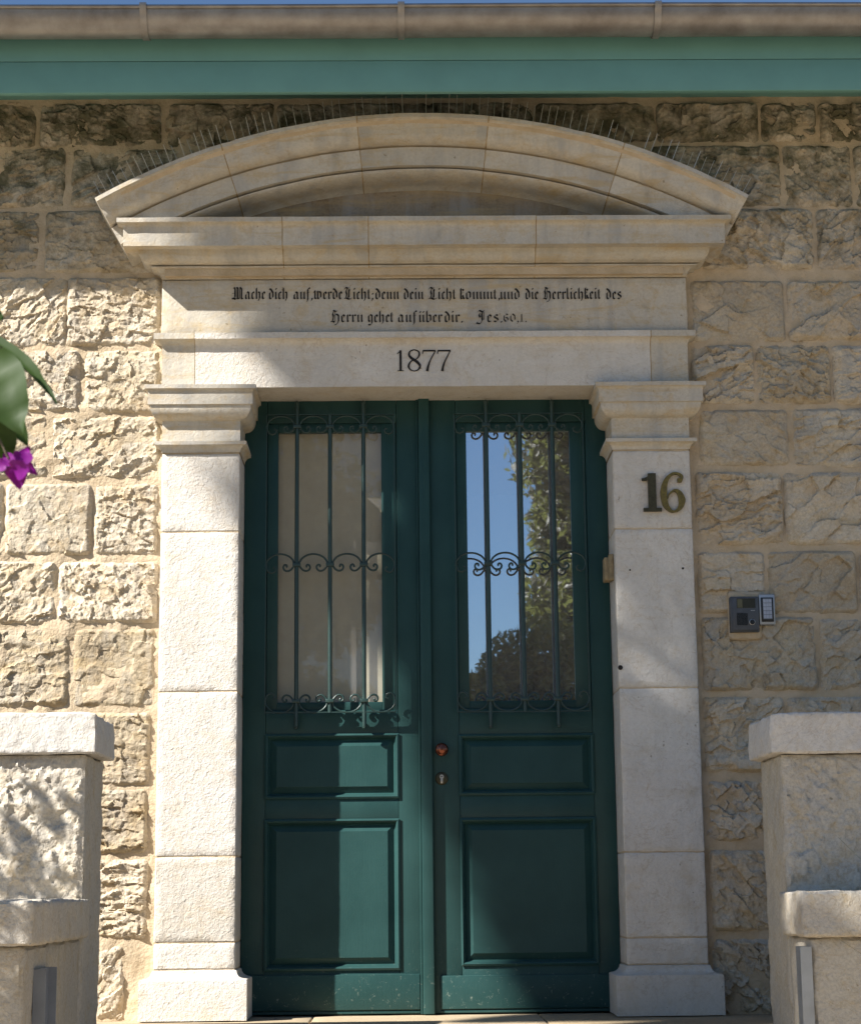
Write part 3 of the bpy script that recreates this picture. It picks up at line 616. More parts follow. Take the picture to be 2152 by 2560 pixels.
# ------------------------------------------------------------------ door leaves
YD = .232
def panel(leaf, x0, x1, z0, z1):
    "bolection bead, sloping margin, raised field - in the opening x0..x1, z0..z1"
    rings = [(0.000, YD-.0005), (-.004, YD-.007), (.004, YD-.011), (.010, YD-.007), (.014, YD+.005), (.020, YD+.013)]
    V = []; Fc = []
    for (i, y) in rings: V += [(x0+i, y, z0+i), (x1-i, y, z0+i), (x1-i, y, z1-i), (x0+i, y, z1-i)]
    for k in range(len(rings)-1):
        for j in range(4): Fc.append((k*4+j, k*4+(j+1) % 4, (k+1)*4+(j+1) % 4, (k+1)*4+j))
    mesh('panel_moulding', V, Fc, M_DOOR, leaf)
    rings = [(.0195, YD+.015), (.0215, YD+.0135), (.042, YD+.002), (.045, YD-.0005), (.0465, YD-.001)]
    V = []; Fc = []
    for (i, y) in rings: V += [(x0+i, y, z0+i), (x1-i, y, z0+i), (x1-i, y, z1-i), (x0+i, y, z1-i)]
    for k in range(len(rings)-1):
        for j in range(4): Fc.append((k*4+j, k*4+(j+1) % 4, (k+1)*4+(j+1) % 4, (k+1)*4+j))
    n = (len(rings)-1)*4; Fc.append((n, n+1, n+2, n+3))
    return mesh('raised_panel', V, Fc, M_DOOR, leaf)
def arc_pts(cx, cz, rx, rz, a0, a1, n, Y): return [(cx+rx*math.cos(math.radians(a0+(a1-a0)*k/n)), Y, cz+rz*math.sin(math.radians(a0+(a1-a0)*k/n))) for k in range(n+1)]
def scroll(cx, cz, w_, h_, side, flip, Y):
    """C-scroll beside a bar: from the collar at (cx,cz) up-and-over an arc to the next bar is built by the caller; this is the small curl"""
    s = side; f = flip; P = []
    # leaves the collar, dips, curls inwards
    pts = [(0.010, 0), (.016, -.010), (.026, -.020), (.040, -.0235), (.052, -.018), (.056, -.007), (.050, .002), (.041, .0015), (.039, -.005), (.0425, -.008)]
    P = np.array([(cx+s*x*w_, Y, cz+f*z*h_) for x, z in pts])
    t = np.linspace(0, len(P)-1, 26); Q = np.stack([np.interp(t, range(len(P)), P[:, k]) for k in range(3)], 1)
    for _ in range(2): Q[1:-1] = (Q[:-2]+2*Q[1:-1]+Q[2:])/4
    return Q
def leaf_door(side, label):
    s = side
    if s < 0: X0, X1 = -.763, -.012
    else: X0, X1 = .0115, .763
    L = thing('door_leaf', label, 'door', ((X0+X1)/2, YD, 0), 'pair of dark green door leaves')
    px = (at(664, 1900, YD)[0], at(996, 1900, YD)[0]) if s < 0 else (at(1149, 1900, YD)[0], at(1483, 1900, YD)[0])
    pz = (at(830, 1995, YD)[2], at(830, 1837, YD)[2]) if s < 0 else (at(1320, 1985, YD)[2], at(1320, 1837, YD)[2])
    lz = (at(830, 2424, YD)[2], at(830, 2050, YD)[2]) if s < 0 else (at(1320, 2411, YD)[2], at(1320, 2046, YD)[2])
    wz = (1.222, 2.44); wx = (px[0]-.004, px[1]+.004)
    T = YD+.045
    g = .0006
    for a, b in ((X0, px[0]-g), (px[1]+g, X1)): MB().box(a, b, YD, T, .006, 2.56, .0015).out('stile', M_DOOR, L, 40)
    for a, b in ((.006, lz[0]), (lz[1], pz[0]), (pz[1], wz[0]), (wz[1], 2.56)): MB().box(px[0]+g, px[1]-g, YD+.0003, T, a, b, .0015).out('rail', M_DOOR, L, 40)
    panel(L, px[0], px[1], *pz); panel(L, px[0], px[1], *lz)
    # kick board
    kb = at(830 if s < 0 else 1320, 2437, YD-.01)[2]; kx = (X0+.002, at(1053, 2480, YD)[0]-.004) if s < 0 else (at(1101, 2480, YD)[0], X1-.002)
    MB().box(kx[0], kx[1], YD-.011, YD-.0005, .022, kb, .003).out('kick_board', M_DOOR, L, 40)
    MB().box(kx[0], kx[1], YD-.006, YD-.0004, .007, .018, .002).out('weather_bar', M_DOOR, L, 40)
    # sash and glass
    gx = (-.623, -.188) if s < 0 else (.172, .611); gz = (1.256, 2.402)
    m = MB(); yb = YD+.012
    m.box(px[0]+g, gx[0], yb, T, wz[0], wz[1], .002).box(gx[1], px[1]-g, yb, T, wz[0], wz[1], .002)
    m.box(gx[0], gx[1], yb+.0002, T, wz[0], gz[0], .002).box(gx[0], gx[1], yb+.0002, T, gz[1], wz[1], .002)
    m.out('sash_frame', M_DOOR, L, 40)
    MB().add([(gx[0]-.01, YD+.026, gz[0]-.01), (gx[1]+.01, YD+.026, gz[0]-.01), (gx[1]+.01, YD+.026, gz[1]+.01), (gx[0]-.01, YD+.026, gz[1]+.01)], [(0, 1, 2, 3)]).out('glass_pane', M_GLASS if s > 0 else M_GLASSL, L)
    # grille
    YG = YD-.045
    gr = MB(); r0, r1 = (at(664, 1400, YG)[0], at(989, 1500, YG)[0]) if s < 0 else (at(1139, 1500, YG)[0], at(1468, 1500, YG)[0])
    zt, zb = at(830 if s < 0 else 1300, 1036 if s < 0 else 1033, YG)[2], at(830 if s < 0 else 1310, 1782 if s < 0 else 1780, YG)[2]
    for a in ((r0, r0+.004, zb, zt), (r1-.004, r1, zb, zt)): gr.box(a[0], a[1], YG-.006, YG+.008, a[2], a[3])
    gr.box(r0, r1, YG-.007, YG+.009, zt-.004, zt); gr.box(r0, r1, YG-.007, YG+.009, zb, zb+.004)
    grille = gr.out('window_grille', M_IRON, L)
    bx = [at(u, 1400, YG)[0] for u in ((742, 825, 909.5) if s < 0 else (1220, 1305, 1387))]
    zc = [at(830 if s < 0 else 1300, v, YG)[2] for v in ((1067, 1412.5, 1752.5) if s < 0 else (1063, 1409, 1748))]
    for k, x in enumerate(bx):
        lo, hi = (zb-.055, zt+.045) if k != 1 else (zb, zt)
        m = MB().tube([(x, YG, lo), (x, YG, hi)], .0088, 12)
        if k != 1:
            m.lathe((x, YG, hi-.004), [(.002, 0), (.0095, .004), (.0105, .010), (.007, .016), (.002, .019)], 12, 'z')
            m.lathe((x, YG, lo-.012), [(.002, 0), (.008, .003), (.009, .010), (.005, .014)], 12, 'z')
            m.box(x-.006, x+.006, YG, YD, hi-.02, hi-.008); m.box(x-.006, x+.006, YG, YD, lo+.004, lo+.016)
        m.out('bar', M_IRON, grille, 40)
        for z in zc: MB().box(x-.017, x+.017, YG-.014, YG+.010, z-.0075, z+.0075, .002).out('collar', M_IRON, grille, 40)
    ends = [r0+.003]+bx+[r1-.003]
    for j, z in enumerate(zc):
        f = 1 if j < 2 else -1
        m = MB()
        for i in range(4):
            a, b = ends[i], ends[i+1]; a_ = a+(.010 if i else 0); b_ = b-(.010 if i < 3 else 0)
            mb = MB(); h_ = .047
            if 0 < i < 3:
                P = arc_pts((a_+b_)/2, z, (b_-a_)/2, h_, 180, 0, 22, YG)
            elif i == 0: P = arc_pts((a_+b_)/2, z, (b_-a_)/2, h_, 0, 205, 24, YG)+[(a_+.008, YG, z-.027), (a_+.022, YG, z-.033), (a_+.036, YG, z-.026), (a_+.040, YG, z-.013), (a_+.030, YG, z-.008)]
            else: P = arc_pts((a_+b_)/2, z, (b_-a_)/2, h_, 180, -25, 24, YG)+[(b_-.008, YG, z-.027), (b_-.022, YG, z-.033), (b_-.036, YG, z-.026), (b_-.040, YG, z-.013), (b_-.030, YG, z-.008)]
            P = np.array(P); P[:, 2] = z+f*(P[:, 2]-z); mb.tube(P, .0042, 7)
            mb.out('scroll', M_IRON, grille, 60)
        for x in bx:
            for sd_ in (-1, 1):
                MB().tube(scroll(x, z, 1.02, 1.12, sd_, f, YG-.002), .0044, 7).out('scroll', M_IRON, grille, 60)
    return L
LL = leaf_door(-1, 'left dark green door leaf half in sunlight with beige blind behind its grilled window')
RL = leaf_door(1, 'right dark green door leaf with copper knob and sky reflected in its grilled window')
# meeting strip on the left leaf
xa, xb = at(1053, 1900, YD-.03)[0], at(1081, 1900, YD-.03)[0]
MB().box(xa, xb, YD-.030, YD-.0004, .004, 2.555, .004).out('meeting_strip', M_DOOR, LL, 40)
MB().box(xa-.010, xa-.0005, YD-.012, YD-.0004, .004, 2.555, .002).out('meeting_bead', M_DOOR, LL, 40)
# knob and lock
p = at(1104, 1874, YD-.04)
MB().lathe((p[0], YD, p[2]), [(.020, 0), (.020, -.004), (.009, -.008), (.009, -.022), (.018, -.030), (.0265, -.038), (.0275, -.045), (.024, -.053), (.014, -.058), (.004, -.060)], 28).out('door_knob', M_COPPER, RL, 50)
p = at(1104, 1946, YD-.005)
es = MB().lathe((p[0], YD, p[2]), [(.0265, 0), (.0265, -.003), (.023, -.006), (.012, -.0065)], 28).out('lock_escutcheon', M_BRASSD, RL, 50)
MB().lathe((p[0], YD-.006, p[2]+.007), [(.009, 0), (.009, -.004), (.0085, -.0045)], 18).box(p[0]-.0048, p[0]+.0048, YD-.0103, YD-.006, p[2]-.020, p[2]+.004, .001).out('lock_cylinder', M_STEEL, es, 50)
MB().box(p[0]-.0042, p[0]+.0042, YD-.0112, YD-.0106, p[2]+.006, p[2]+.0085).out('keyhole', M_BLK, es)
# blind behind the left glass
bl = thing('window_blind', 'flat beige cloth blind hanging behind the glass of the left door leaf', 'blind', (-.405, YD+.052, 1.22))
n = 24; xs = np.linspace(-.69, -.12, n+1); V = []; Fc = []
for k, x in enumerate(xs):
    y = YD+.055+.0015*math.sin(x*19); V += [(x, y, 1.2), (x, y, 2.46)]
    if k: Fc.append((2*k-2, 2*k, 2*k+1, 2*k-1))
mesh('cloth', V, Fc, M_BLIND, bl, 60)
MB().box(-.70, -.11, YD+.05, YD+.062, 2.46, 2.49).out('head_rail', M_STEEL, bl)
# wooden block on the right jamb
q0 = at(1510, 1452, .12); q1 = at(1526, 1395, .12)
wb = thing('jamb_block', 'small weathered wooden block fixed to the inner edge of the right pilaster', 'block', (.75, .14, q0[2]))
block('block_body', (q0[0], .763, .10, .175, q0[2], q1[2]), M_WOODB, wb, .003, .01, .001)
block('block_plate', (.745, .7645, .06, .098, q0[2]-.006, q1[2]+.008), M_WOODB, wb, .003, .01, .001)

# ------------------------------------------------------------------ intercom, keypad
S = 8.82
def ik(x, y, Y): return at(1780+x/S, 1440+y/S, Y)
YI = .028
ic = thing('intercom', 'dark grey door intercom with small screen, speaker slots and round button, left of the keypad', 'intercom', tuple(ik(720, 1240, YI)))
a = ik(415, 1235, YI-.03); b = ik(1010, 450, YI-.03)
MB().box(a[0], b[0], YI-.030, YI+.04, a[2], b[2], .003).out('housing', M_INTER, ic, 40)
a = ik(455, 1200, YI-.036); b = ik(1010, 462, YI-.036)
MB().box(a[0], b[0], YI-.037, YI-.0305, a[2], b[2], .003).out('faceplate', M_INTER, ic, 40)
a = ik(540, 705, YI-.038); b = ik(940, 492, YI-.038); MB().box(a[0], b[0], YI-.0385, YI-.0372, a[2], b[2]).out('screen', M_SCR, ic)
a = ik(550, 700, YI-.039); b = ik(655, 512, YI-.039); MB().box(a[0], b[0], YI-.0396, YI-.0386, a[2], b[2]).out('camera_lens', M_OLIV, ic)
for k in range(9):
    a = ik(545+k*27, 1085, YI-.038); b = ik(556+k*27, 815, YI-.038); MB().box(a[0], b[0], YI-.0382, YI-.0372, a[2], b[2]).out('speaker_slot', M_BLK, ic)
p = ik(877, 1015, YI-.038); rr = (ik(935, 1015, YI-.038)-p)[0]
MB().lathe((p[0], YI-.0371, p[2]), [(rr*1.12, 0), (rr*1.12, -.002), (rr, -.0024)], 20).out('button_ring', M_STEEL, ic, 40)
MB().lathe((p[0], YI-.0394, p[2]), [(rr*.97, 0), (rr*.97, -.0015), (rr*.7, -.0025)], 20).out('button', M_BLK, ic, 40)
a = ik(845, 766, YI-.038); b = ik(935, 752, YI-.038); MB().box(a[0], b[0], YI-.0380, YI-.0372, a[2], b[2]).out('badge', M_STEEL, ic)
kp_ = thing('keypad', 'narrow silver framed door keypad with pale keys on a black panel, right of the intercom', 'keypad', tuple(ik(1210, 1080, YI)))
a = ik(1045, 1075, YI-.03); b = ik(1365, 402, YI-.03)
MB().box(a[0], b[0], YI-.030, YI+.04, a[2], b[2], .004).out('housing', M_GALV, kp_, 40)
a2 = ik(1085, 1010, YI-.033); b2 = ik(1335, 470, YI-.033); MB().box(a2[0], b2[0], YI-.034, YI-.0302, a2[2], b2[2], .002).out('panel', M_BLK, kp_, 40)
x0, x1 = a2[0]+(b2[0]-a2[0])*.17, a2[0]+(b2[0]-a2[0])*.85; z0, z1 = a2[2]+(b2[2]-a2[2])*.13, a2[2]+(b2[2]-a2[2])*.93
MB().box(x0-.001, x1+.001, YI-.0345, YI-.0342, z0-.002, z1+.002).out('key_field', M_GREYM, kp_)
kw, kh = (x1-x0)/3, (z1-z0)/5
for i in range(3):
    for j in range(5): MB().box(x0+kw*i+.0007, x0+kw*(i+1)-.0007, YI-.0362, YI-.0347, z0+kh*j+.0016, z0+kh*(j+1)-.0016).out('key', M_KEY, kp_)

# ------------------------------------------------------------------ piers and low walls beside the steps
def rough_face(name, x0, x1, z0, z1, Y, mat, parent, seed, amp=.012, res=.006):
    "pecked and chipped stone front with real relief"
    nx, nz = int((x1-x0)/res), int((z1-z0)/res)
    X, Z = np.meshgrid(np.linspace(x0, x1, nx+1), np.linspace(z0, z1, nz+1), indexing='ij'); x, z = X.ravel(), Z.ravel()
    e = np.clip((np.minimum(np.minimum(x-x0, x1-x), z1-z)-.003)/(.008+.02*vn(x*14, z*14, seed)), 0, 1)**.7
    wx = x+.04*fbm(x*12, z*12, seed)+.015*fbm(x*45, z*45, seed+8); wz = z+.04*fbm(x*12+9, z*12, seed+1)+.015*fbm(x*45, z*45+5, seed+9); h = np.zeros_like(x)
    for c, a_, tl in ((.11, .75, .07), (.045, .75, .13), (.02, .35, .16)):
        a, b = (wx*.8+wz*.6)*1.3, (wz*.8-wx*.6)
        ia, ib = np.floor(a/c).astype(np.int64), np.floor(b/c).astype(np.int64); best = np.full(x.shape, 1e9); val = best*0
        for da in (-1, 0, 1):
            for db in (-1, 0, 1):
                ja, jb = ia+da, ib+db; da_, db_ = a-(ja+_h(ja, jb, seed))*c, b-(jb+_h(ja, jb, seed+1))*c; q = da_**2+db_**2
                pl = _h(ja, jb, seed+2)*amp*a_+(da_*(2*_h(ja, jb, seed+3)-1)+db_*(2*_h(ja, jb, seed+5)-1))*tl
                m_ = q < best; val = np.where(m_, pl+q/(c*c)*amp*a_*.4, val); best = np.where(m_, q, best)
        h += val
    h += amp*.7*fbm(x*40, z*40, seed+4, 4)
    h = h-np.median(h); h = np.clip(h, -amp, amp*1.2)
    y = Y+.004-e*(.010+h*.85)
    V = np.stack([x, y, z], 1); i = (np.arange(nx)[:, None]*(nz+1)+np.arange(nz)[None]).ravel(); Fq = np.stack([i, i+nz+1, i+nz+2, i+1], 1)
    return mesh(name, V, Fq, mat, parent, 50)
YPF, YPB = -1.17, -.80
def pier(s, label):
    X1 = abs(at(1900 if s > 0 else 255, 1950 if s < 0 else 2000, YPB)[0]); Xe = 3.0
    X1 = 1.17
    t = thing('stair_pier', label, 'pier', (s*2.0, -1.0, -1.05), 'stone piers beside the entrance')
    ztop = at(1980 if s > 0 else 150, 1781, YPF-.035)[2]; zc = at(1940 if s > 0 else 200, 1883, YPF-.035)[2]
    a, b = (X1, Xe) if s > 0 else (-Xe, -X1)
    V, Fc = rbox(a, b, YPF+.004, YPB, -1.07, zc-.002, .008, .018, .006, 77+s, 24); mesh('pier_body', V, Fc, M_PIER, t, 50)
    a2, b2 = (X1+.003, Xe) if s > 0 else (-Xe, -X1-.003)
    rough_face('pecked_face', a2, b2, -.2, zc-.004, YPF, M_PIER, t, 300+s*9, .013)
    ca, cb = (X1-.038, Xe) if s > 0 else (-Xe, -X1+.038)
    V, Fc = rbox(ca, cb, YPF-.035, YPB+.02, zc, ztop, .005, .011, .0035, 88+s, 26)
    e = (ca if s > 0 else cb); k = np.clip(np.abs(V[:, 0]-e)/.05, 0, 1); k2 = np.clip((ztop-V[:, 2])/.07, 0, 1)
    V[:, 2] -= .014*(1-k)*(1-k2)*vn(V[:, 1]*20, V[:, 1]*0, 5); V[:, 0] += s*.014*(1-k)*(1-k2)*vn(V[:, 1]*26, V[:, 2]*9, 6)
    mesh('cap_stone', V, Fc, M_CAPS, t, 50)
    return t, zc
pier(-1, 'left stone pier beside the steps, its rough face in sun with leaf shadows')
pier(1, 'right stone pier beside the steps, its grey rough face in shade')
def lowwall(s, label, Yf):
    t = thing('stair_side_wall', label, 'low wall', (s*1.9, Yf, -1.05), 'low stone walls flanking the steps')
    uv = (82, 2252, 2366) if s < 0 else (2006, 2229, 2343)
    zt, zc = at(uv[0], uv[1], Yf)[2], at(uv[0], uv[2], Yf)[2]
    X1 = abs(at(uv[0], 2300, Yf)[0]); Xe = 2.6
    a, b = (X1, Xe) if s > 0 else (-Xe, -X1)
    V, Fc = rbox(a, b, Yf, YPF-.012, zc, zt, .008, .014, .004, 91+s, 22); mesh('cap_stone', V, Fc, M_PIER, t, 50)
    o = .03; a, b = (X1+o, Xe) if s > 0 else (-Xe, -X1-o)
    V, Fc = rbox(a, b, Yf+o+.01, YPF-.014, -1.08, zc-.002, .012, .03, .005, 93+s, 14); mesh('wall_body', V, Fc, M_PIER, t, 50)
    return X1+o, zc
xl, zl = lowwall(-1, 'shaded low stone wall with cracked cap in front of the left pier', -2.17)
xr, zr = lowwall(1, 'low stone wall with rusty stained cap in front of the right pier', -1.56)
# metal gate channels on the inner faces
def channel(x, y0, y1, z1, s, mat, label):
    t = thing('gate_channel', label, 'metal channel', (x, (y0+y1)/2, -.9))
    d = .012*s
    MB().box(min(x, x-d), max(x, x-d), y0, y1, -1.0, z1).out('back_plate', mat, t)
    for y in (y0, y1-.004): MB().box(min(x-d, x-d*3), max(x-d, x-d*3), y, y+.004, -1.0, z1).out('flange', mat, t)
pL = at(101, 2400, -1.2)
channel(-xl+.001, -1.98, -1.80, zl-.07, -1, M_GREYM, 'grey metal channel fixed upright to the inner face of the left low wall')
channel(xr-.001, -1.53, -1.46, zr-.03, 1, M_GALV, 'pale galvanised metal channel on the corner of the right low wall')

# ------------------------------------------------------------------ eaves
ev = thing('roof_eaves', 'projecting eaves with teal painted fascia boards and soffit above the doorway', 'eaves', (0, 0, 3.7))
YFA = -.37
zb_, zm, zt_ = at(1076, 229, YFA)[2], at(1076, 150.5, YFA)[2], at(1076, 85, YFA)[2]+.06
MB().box(-4.2, 4.2, YFA, YFA+.028, zb_, zm-.0012, .003).out('fascia_board', M_FASC, ev, 40)
MB().box(-4.2, 4.2, YFA+.002, YFA+.028, zm+.0012, zt_, .003).out('fascia_board', M_FASC, ev, 40)
n = 26
for k in range(7):                                                  # soffit boards
    y0 = YFA+.0285+k*.058; y1 = y0+.0565; z = zb_+.055+.10*(y0-YFA)/.44*1.2
    MB().box(-4.2, 4.2, y0, y1, z, z+.018, .002).out('soffit_board', M_FASC, ev, 40)
rf = thing('roof', 'low roof slope behind the rain gutter', 'roof', (0, 2, 4.1))
MB().add([(-4.3, YFA-.03, zt_+.005), (4.3, YFA-.03, zt_+.005), (4.3, 5, zt_+1.6), (-4.3, 5, zt_+1.6), (-4.3, YFA-.03, zt_+.03), (4.3, YFA-.03, zt_+.03), (4.3, 5, zt_+1.63), (-4.3, 5, zt_+1.63)],
         [(0, 3, 2, 1), (4, 5, 6, 7), (0, 1, 5, 4), (1, 2, 6, 5), (2, 3, 7, 6), (3, 0, 4, 7)]).out('roof_deck', simple('roof_deck_grey', (.30, .16, .10), .8), rf)
gt = thing('rain_gutter', 'half round weathered zinc rain gutter running along the eaves', 'gutter', (0, -.46, 3.95))
RG = .086; YG_ = YFA-.008-RG; _a = at(1076, 95, YG_); _b = at(1076, 95, YG_-.5); ZG = _a[2]+RG/math.cos(math.atan((_a[2]-_b[2])/.5))
nx = 80; V = []; Fc = []; prof = []
for k in range(15): a = math.pi+math.pi*k/14; prof.append((YG_+RG*math.cos(a), ZG+RG*1.0*math.sin(a)))
for k in range(14, -1, -1): a = math.pi+math.pi*k/14; prof.append((YG_+(RG-.002)*math.cos(a), ZG+(RG-.002)*math.sin(a)))
L = len(prof)
for i in range(nx+1):
    x = -4.2+8.4*i/nx; dz = .0015*math.sin(x*2.1)+.001*math.sin(x*5.3)
    V += [(x, y, z+dz) for y, z in prof]
    if i: Fc += [((i-1)*L+k, (i-1)*L+(k+1) % L, i*L+(k+1) % L, i*L+k) for k in range(L)]
mesh('trough', V, Fc, M_ZINC, gt, 60)
P = [(-4.2+8.4*i/60, YG_-RG-.004, ZG+.003+.0015*math.sin((-4.2+8.4*i/60)*2.1)) for i in range(61)]
MB().tube(P, .008, 10).out('rolled_rim', M_ZINC, gt, 50)
br = None
x1 = at(358, 60, YG_-RG)[0]; x2 = at(1003, 60, YG_-RG)[0]; stp = x2-x1
for k in range(-2, 5):
    x = x1+stp*k
    if br is None:
        V = []; Fc = []; h = .0135
        pr = [(YG_+(RG+.003)*math.cos(a), ZG+(RG+.003)*math.sin(a)) for a in np.linspace(math.pi, 2*math.pi, 15)]
        pr = [(YG_-RG-.015, ZG+.012), (YG_-RG-.016, ZG-.004)]+pr[1:]
        pr2 = [(y, z) for y, z in pr]
        for sx in (-h, h):
            V += [(sx, y, z) for y, z in pr]+[(sx, YG_+(y-YG_)*1.045, ZG+(z-ZG)*1.05) for y, z in pr]
        n_ = len(pr)
        for i in range(n_-1):
            Fc += [(n_+i, 3*n_+i, 3*n_+i+1, n_+i+1), (i, n_+i, n_+i+1, i+1), (2*n_+i, 2*n_+i+1, 3*n_+i+1, 3*n_+i)]
        V += [(-h, YG_-RG-.016, ZG+.006), (h, YG_-RG-.016, ZG+.006), (h, YG_-RG-.002, ZG+.016), (-h, YG_-RG-.002, ZG+.016), (h, YG_-RG+.01, ZG+.010), (-h, YG_-RG+.01, ZG+.010)]
        j = 4*n_; Fc += [(j, j+1, j+2, j+3), (j+3, j+2, j+4, j+5)]
        br = mesh('bracket_strap', np.array(V)+np.array([x, 0, 0]), Fc, M_ZINC, gt, 50); bx0 = x
    else:
        c = br.copy(); COL.objects.link(c); c.parent = gt; c.location = (x-bx0, 0, 0)
# ------------------------------------------------------------------ bird spikes along the pediment
bs_ = thing('bird_spike_strip', 'row of thin steel anti bird spikes standing along the curved top of the pediment', 'bird spikes', (0, -.1, 3.66))
V = []; Fc = []
for k in range(61):
    t = -th0*.985+2*th0*.985*k/60
    for (r, y) in ((.001, -.15), (.004, -.15), (.004, -.12), (.001, -.12)): V.append((AXC+(AR+r)*math.sin(t), y, AZC+(AR+r)*math.cos(t)))
    if k: Fc += [((k-1)*4+i, (k-1)*4+(i+1) % 4, k*4+(i+1) % 4, k*4+i) for i in range(4)]
mesh('base_strip', V, Fc, M_SCR, bs_)
o0 = MB().tube([(0, -.135, 3.66), (0, -.135, 3.762)], .0013, 5).out('spike', M_WIRE, bs_)
proto = o0.data; first = True
for k in range(88):
    t = -th0*.98+2*th0*.98*k/87+random.uniform(-.001, .001)
    if random.random() < .05: continue
    c = o0 if first else o0.copy()
    if not first: COL.objects.link(c); c.parent = bs_
    first = False
    base = Vector((AXC+(AR+.003)*math.sin(t), -.135+random.uniform(-.006, .006), AZC+(AR+.003)*math.cos(t)))
    tl = t*.95+random.uniform(-.035, .035); ty = random.choice((-.16, .18))+random.uniform(-.04, .04)
    R = Matrix.Rotation(tl, 4, 'Y') @ Matrix.Rotation(ty, 4, 'X')
    piv = Vector((0, -.135, 3.66))
    c.matrix_local = Matrix.Translation(base-Vector(ORIG[bs_.name])) @ R @ Matrix.Translation(-(piv-Vector(ORIG[bs_.name])))

# ------------------------------------------------------------------ foliage helpers
def leaf_cards(C, size, rs, flat=0.):
    "one rhombic leaf (2 tris) per centre"
    n = len(C); a = rs.normal(size=(n, 3)); a /= np.linalg.norm(a, axis=1)[:, None]
    b = rs.normal(size=(n, 3)); b -= a*np.sum(a*b, 1)[:, None]; b /= np.linalg.norm(b, axis=1)[:, None]
    s = size*rs.uniform(.6, 1.3, (n, 1))
    c = np.cross(a, b)*.12
    V = np.stack([C-a*s, C+b*s*.45+c*s, C+a*s, C-b*s*.45+c*s], 1).reshape(-1, 3)
    i = np.arange(n)*4; return V, np.stack([i, i+1, i+2, i+3], 1)
def limb(mb, p0, p1, r0, r1, rs, wob=.1, n=7, sides=8):
    P = np.array([np.array(p0)*(1-t)+np.array(p1)*t for t in np.linspace(0, 1, n)]); P[1:-1] += rs.normal(size=(n-2, 3))*wob
    mb.tube(P, np.linspace(r0, r1, n), sides); return P

# shade tree up to the left of the street side; its crown throws the shade over the right of the house
POLY = [(-600, -900), (560, -300), (700, 150), (640, 330), (560, 430), (480, 520), (520, 600), (480, 660), (545, 760), (600, 830), (560, 885), (470, 935), (440, 1010), (480, 1085), (600, 1110), (622, 1300), (640, 1380), (662, 1440),
        (727, 1562), (757, 1662), (807, 1762), (850, 1862), (900, 1960), (980, 2120), (1150, 2350), (1500, 2700)]
POLY = np.array([ad(u, v, 0)[[0, 2]] for u, v in POLY])
HOLES = [(1335, 1450, 120, 640, .62), (670, 745, 38, 26, .55), (1060, 735, 60, 26, .55), (1160, 748, 60, 24, .8), (1240, 735, 30, 20, .5), (1335, 1222, 60, 20, .85), (1300, 1300, 60, 30, .97), (1300, 1375, 48, 28, .85), (1370, 1270, 30, 14, .7), (1240, 1640, 20, 60, .5),
         (2440, 2560, 60, 60, .9), (760, 900, 22, 30, .35), (1010, 1340, 40, 30, .25), (700, 1130, 16, 60, .45)]
HO = []
for (u, v, ru, rv, a_) in HOLES: p = ad(u, v, 0); HO.append((p[0], p[2], ru/505, rv/505, a_))
rs = np.random.default_rng(5)
cell = .055; gx = np.arange(-1.6, 5.6, cell); gz = np.arange(-3.4, 5.6, cell); GX, GZ = np.meshgrid(gx, gz, indexing='ij')
xs_, zs_ = GX.ravel(), GZ.ravel(); pts = []
bx_ = np.interp(-zs_, -POLY[::-1][::-1][:, 1], POLY[:, 0])   # boundary x at this height
for rep in range(4):
    x = xs_+rs.uniform(0, cell, len(xs_)); z = zs_+rs.uniform(0, cell, len(zs_))
    bxx = np.interp(-z, -POLY[:, 1], POLY[:, 0])
    sdst = x-bxx-.045; pr = np.clip(sdst/.07+.35, 0, 1)*.97
    for (hx, hz, rx, rz, a_) in HO: pr *= 1-a_*np.exp(-(((x-hx)/rx)**2+((z-hz)/rz)**2)**2*.7)
    # lower and right outline of the crown
    pr *= ((z > -.35) | ((x > 2.35) & (z > -2.05))) & (x < 4.2+.5*np.sin(z*2)) & (z < 5.3+.4*np.sin(x*3))
    pr = np.where((x > 3.3) & (z < -1.55), .10+.42*(vn(x*3.2, z*3.2, 71) > .52), pr)
    k = rs.random(len(x)) < pr; x, z = x[k], z[k]
    cxx, czz = 1.8, 2.4; rad = np.sqrt(((x-cxx)/3.2)**2+((z-czz)/3.8)**2); half = .5+1.0*np.sqrt(np.clip(1-rad**2, .02, 1))
    t = 5.2+rs.uniform(-1, 1, len(x))*half
    pts.append(np.stack([x, x*0, z], 1)-SUN[None]*t[:, None])
C = np.vstack(pts)
tree = thing('shade_tree', 'tall leafy tree left of the steps that shades the right half of the house', 'tree', (-8.0, -5.4, -1.1))
V, Fc = leaf_cards(C, .085, rs); mesh('crown', V, Fc, M_LEAF, tree)
mb = MB(); limb(mb, (-8.0, -5.4, -1.1), (-7.6, -5.3, 8.0), .34, .2, rs, .08, 9, 12)
ct = C.mean(0)
for k in range(9):
    tgt = C[rs.integers(len(C))]; tgt = ct+(tgt-ct)*.6; limb(mb, (-7.6+rs.uniform(-.1, .1), -5.3, 7.2+.1*k), tgt, .11, .03, rs, .12)
mb.out('trunk', M_BARK, tree, 60)

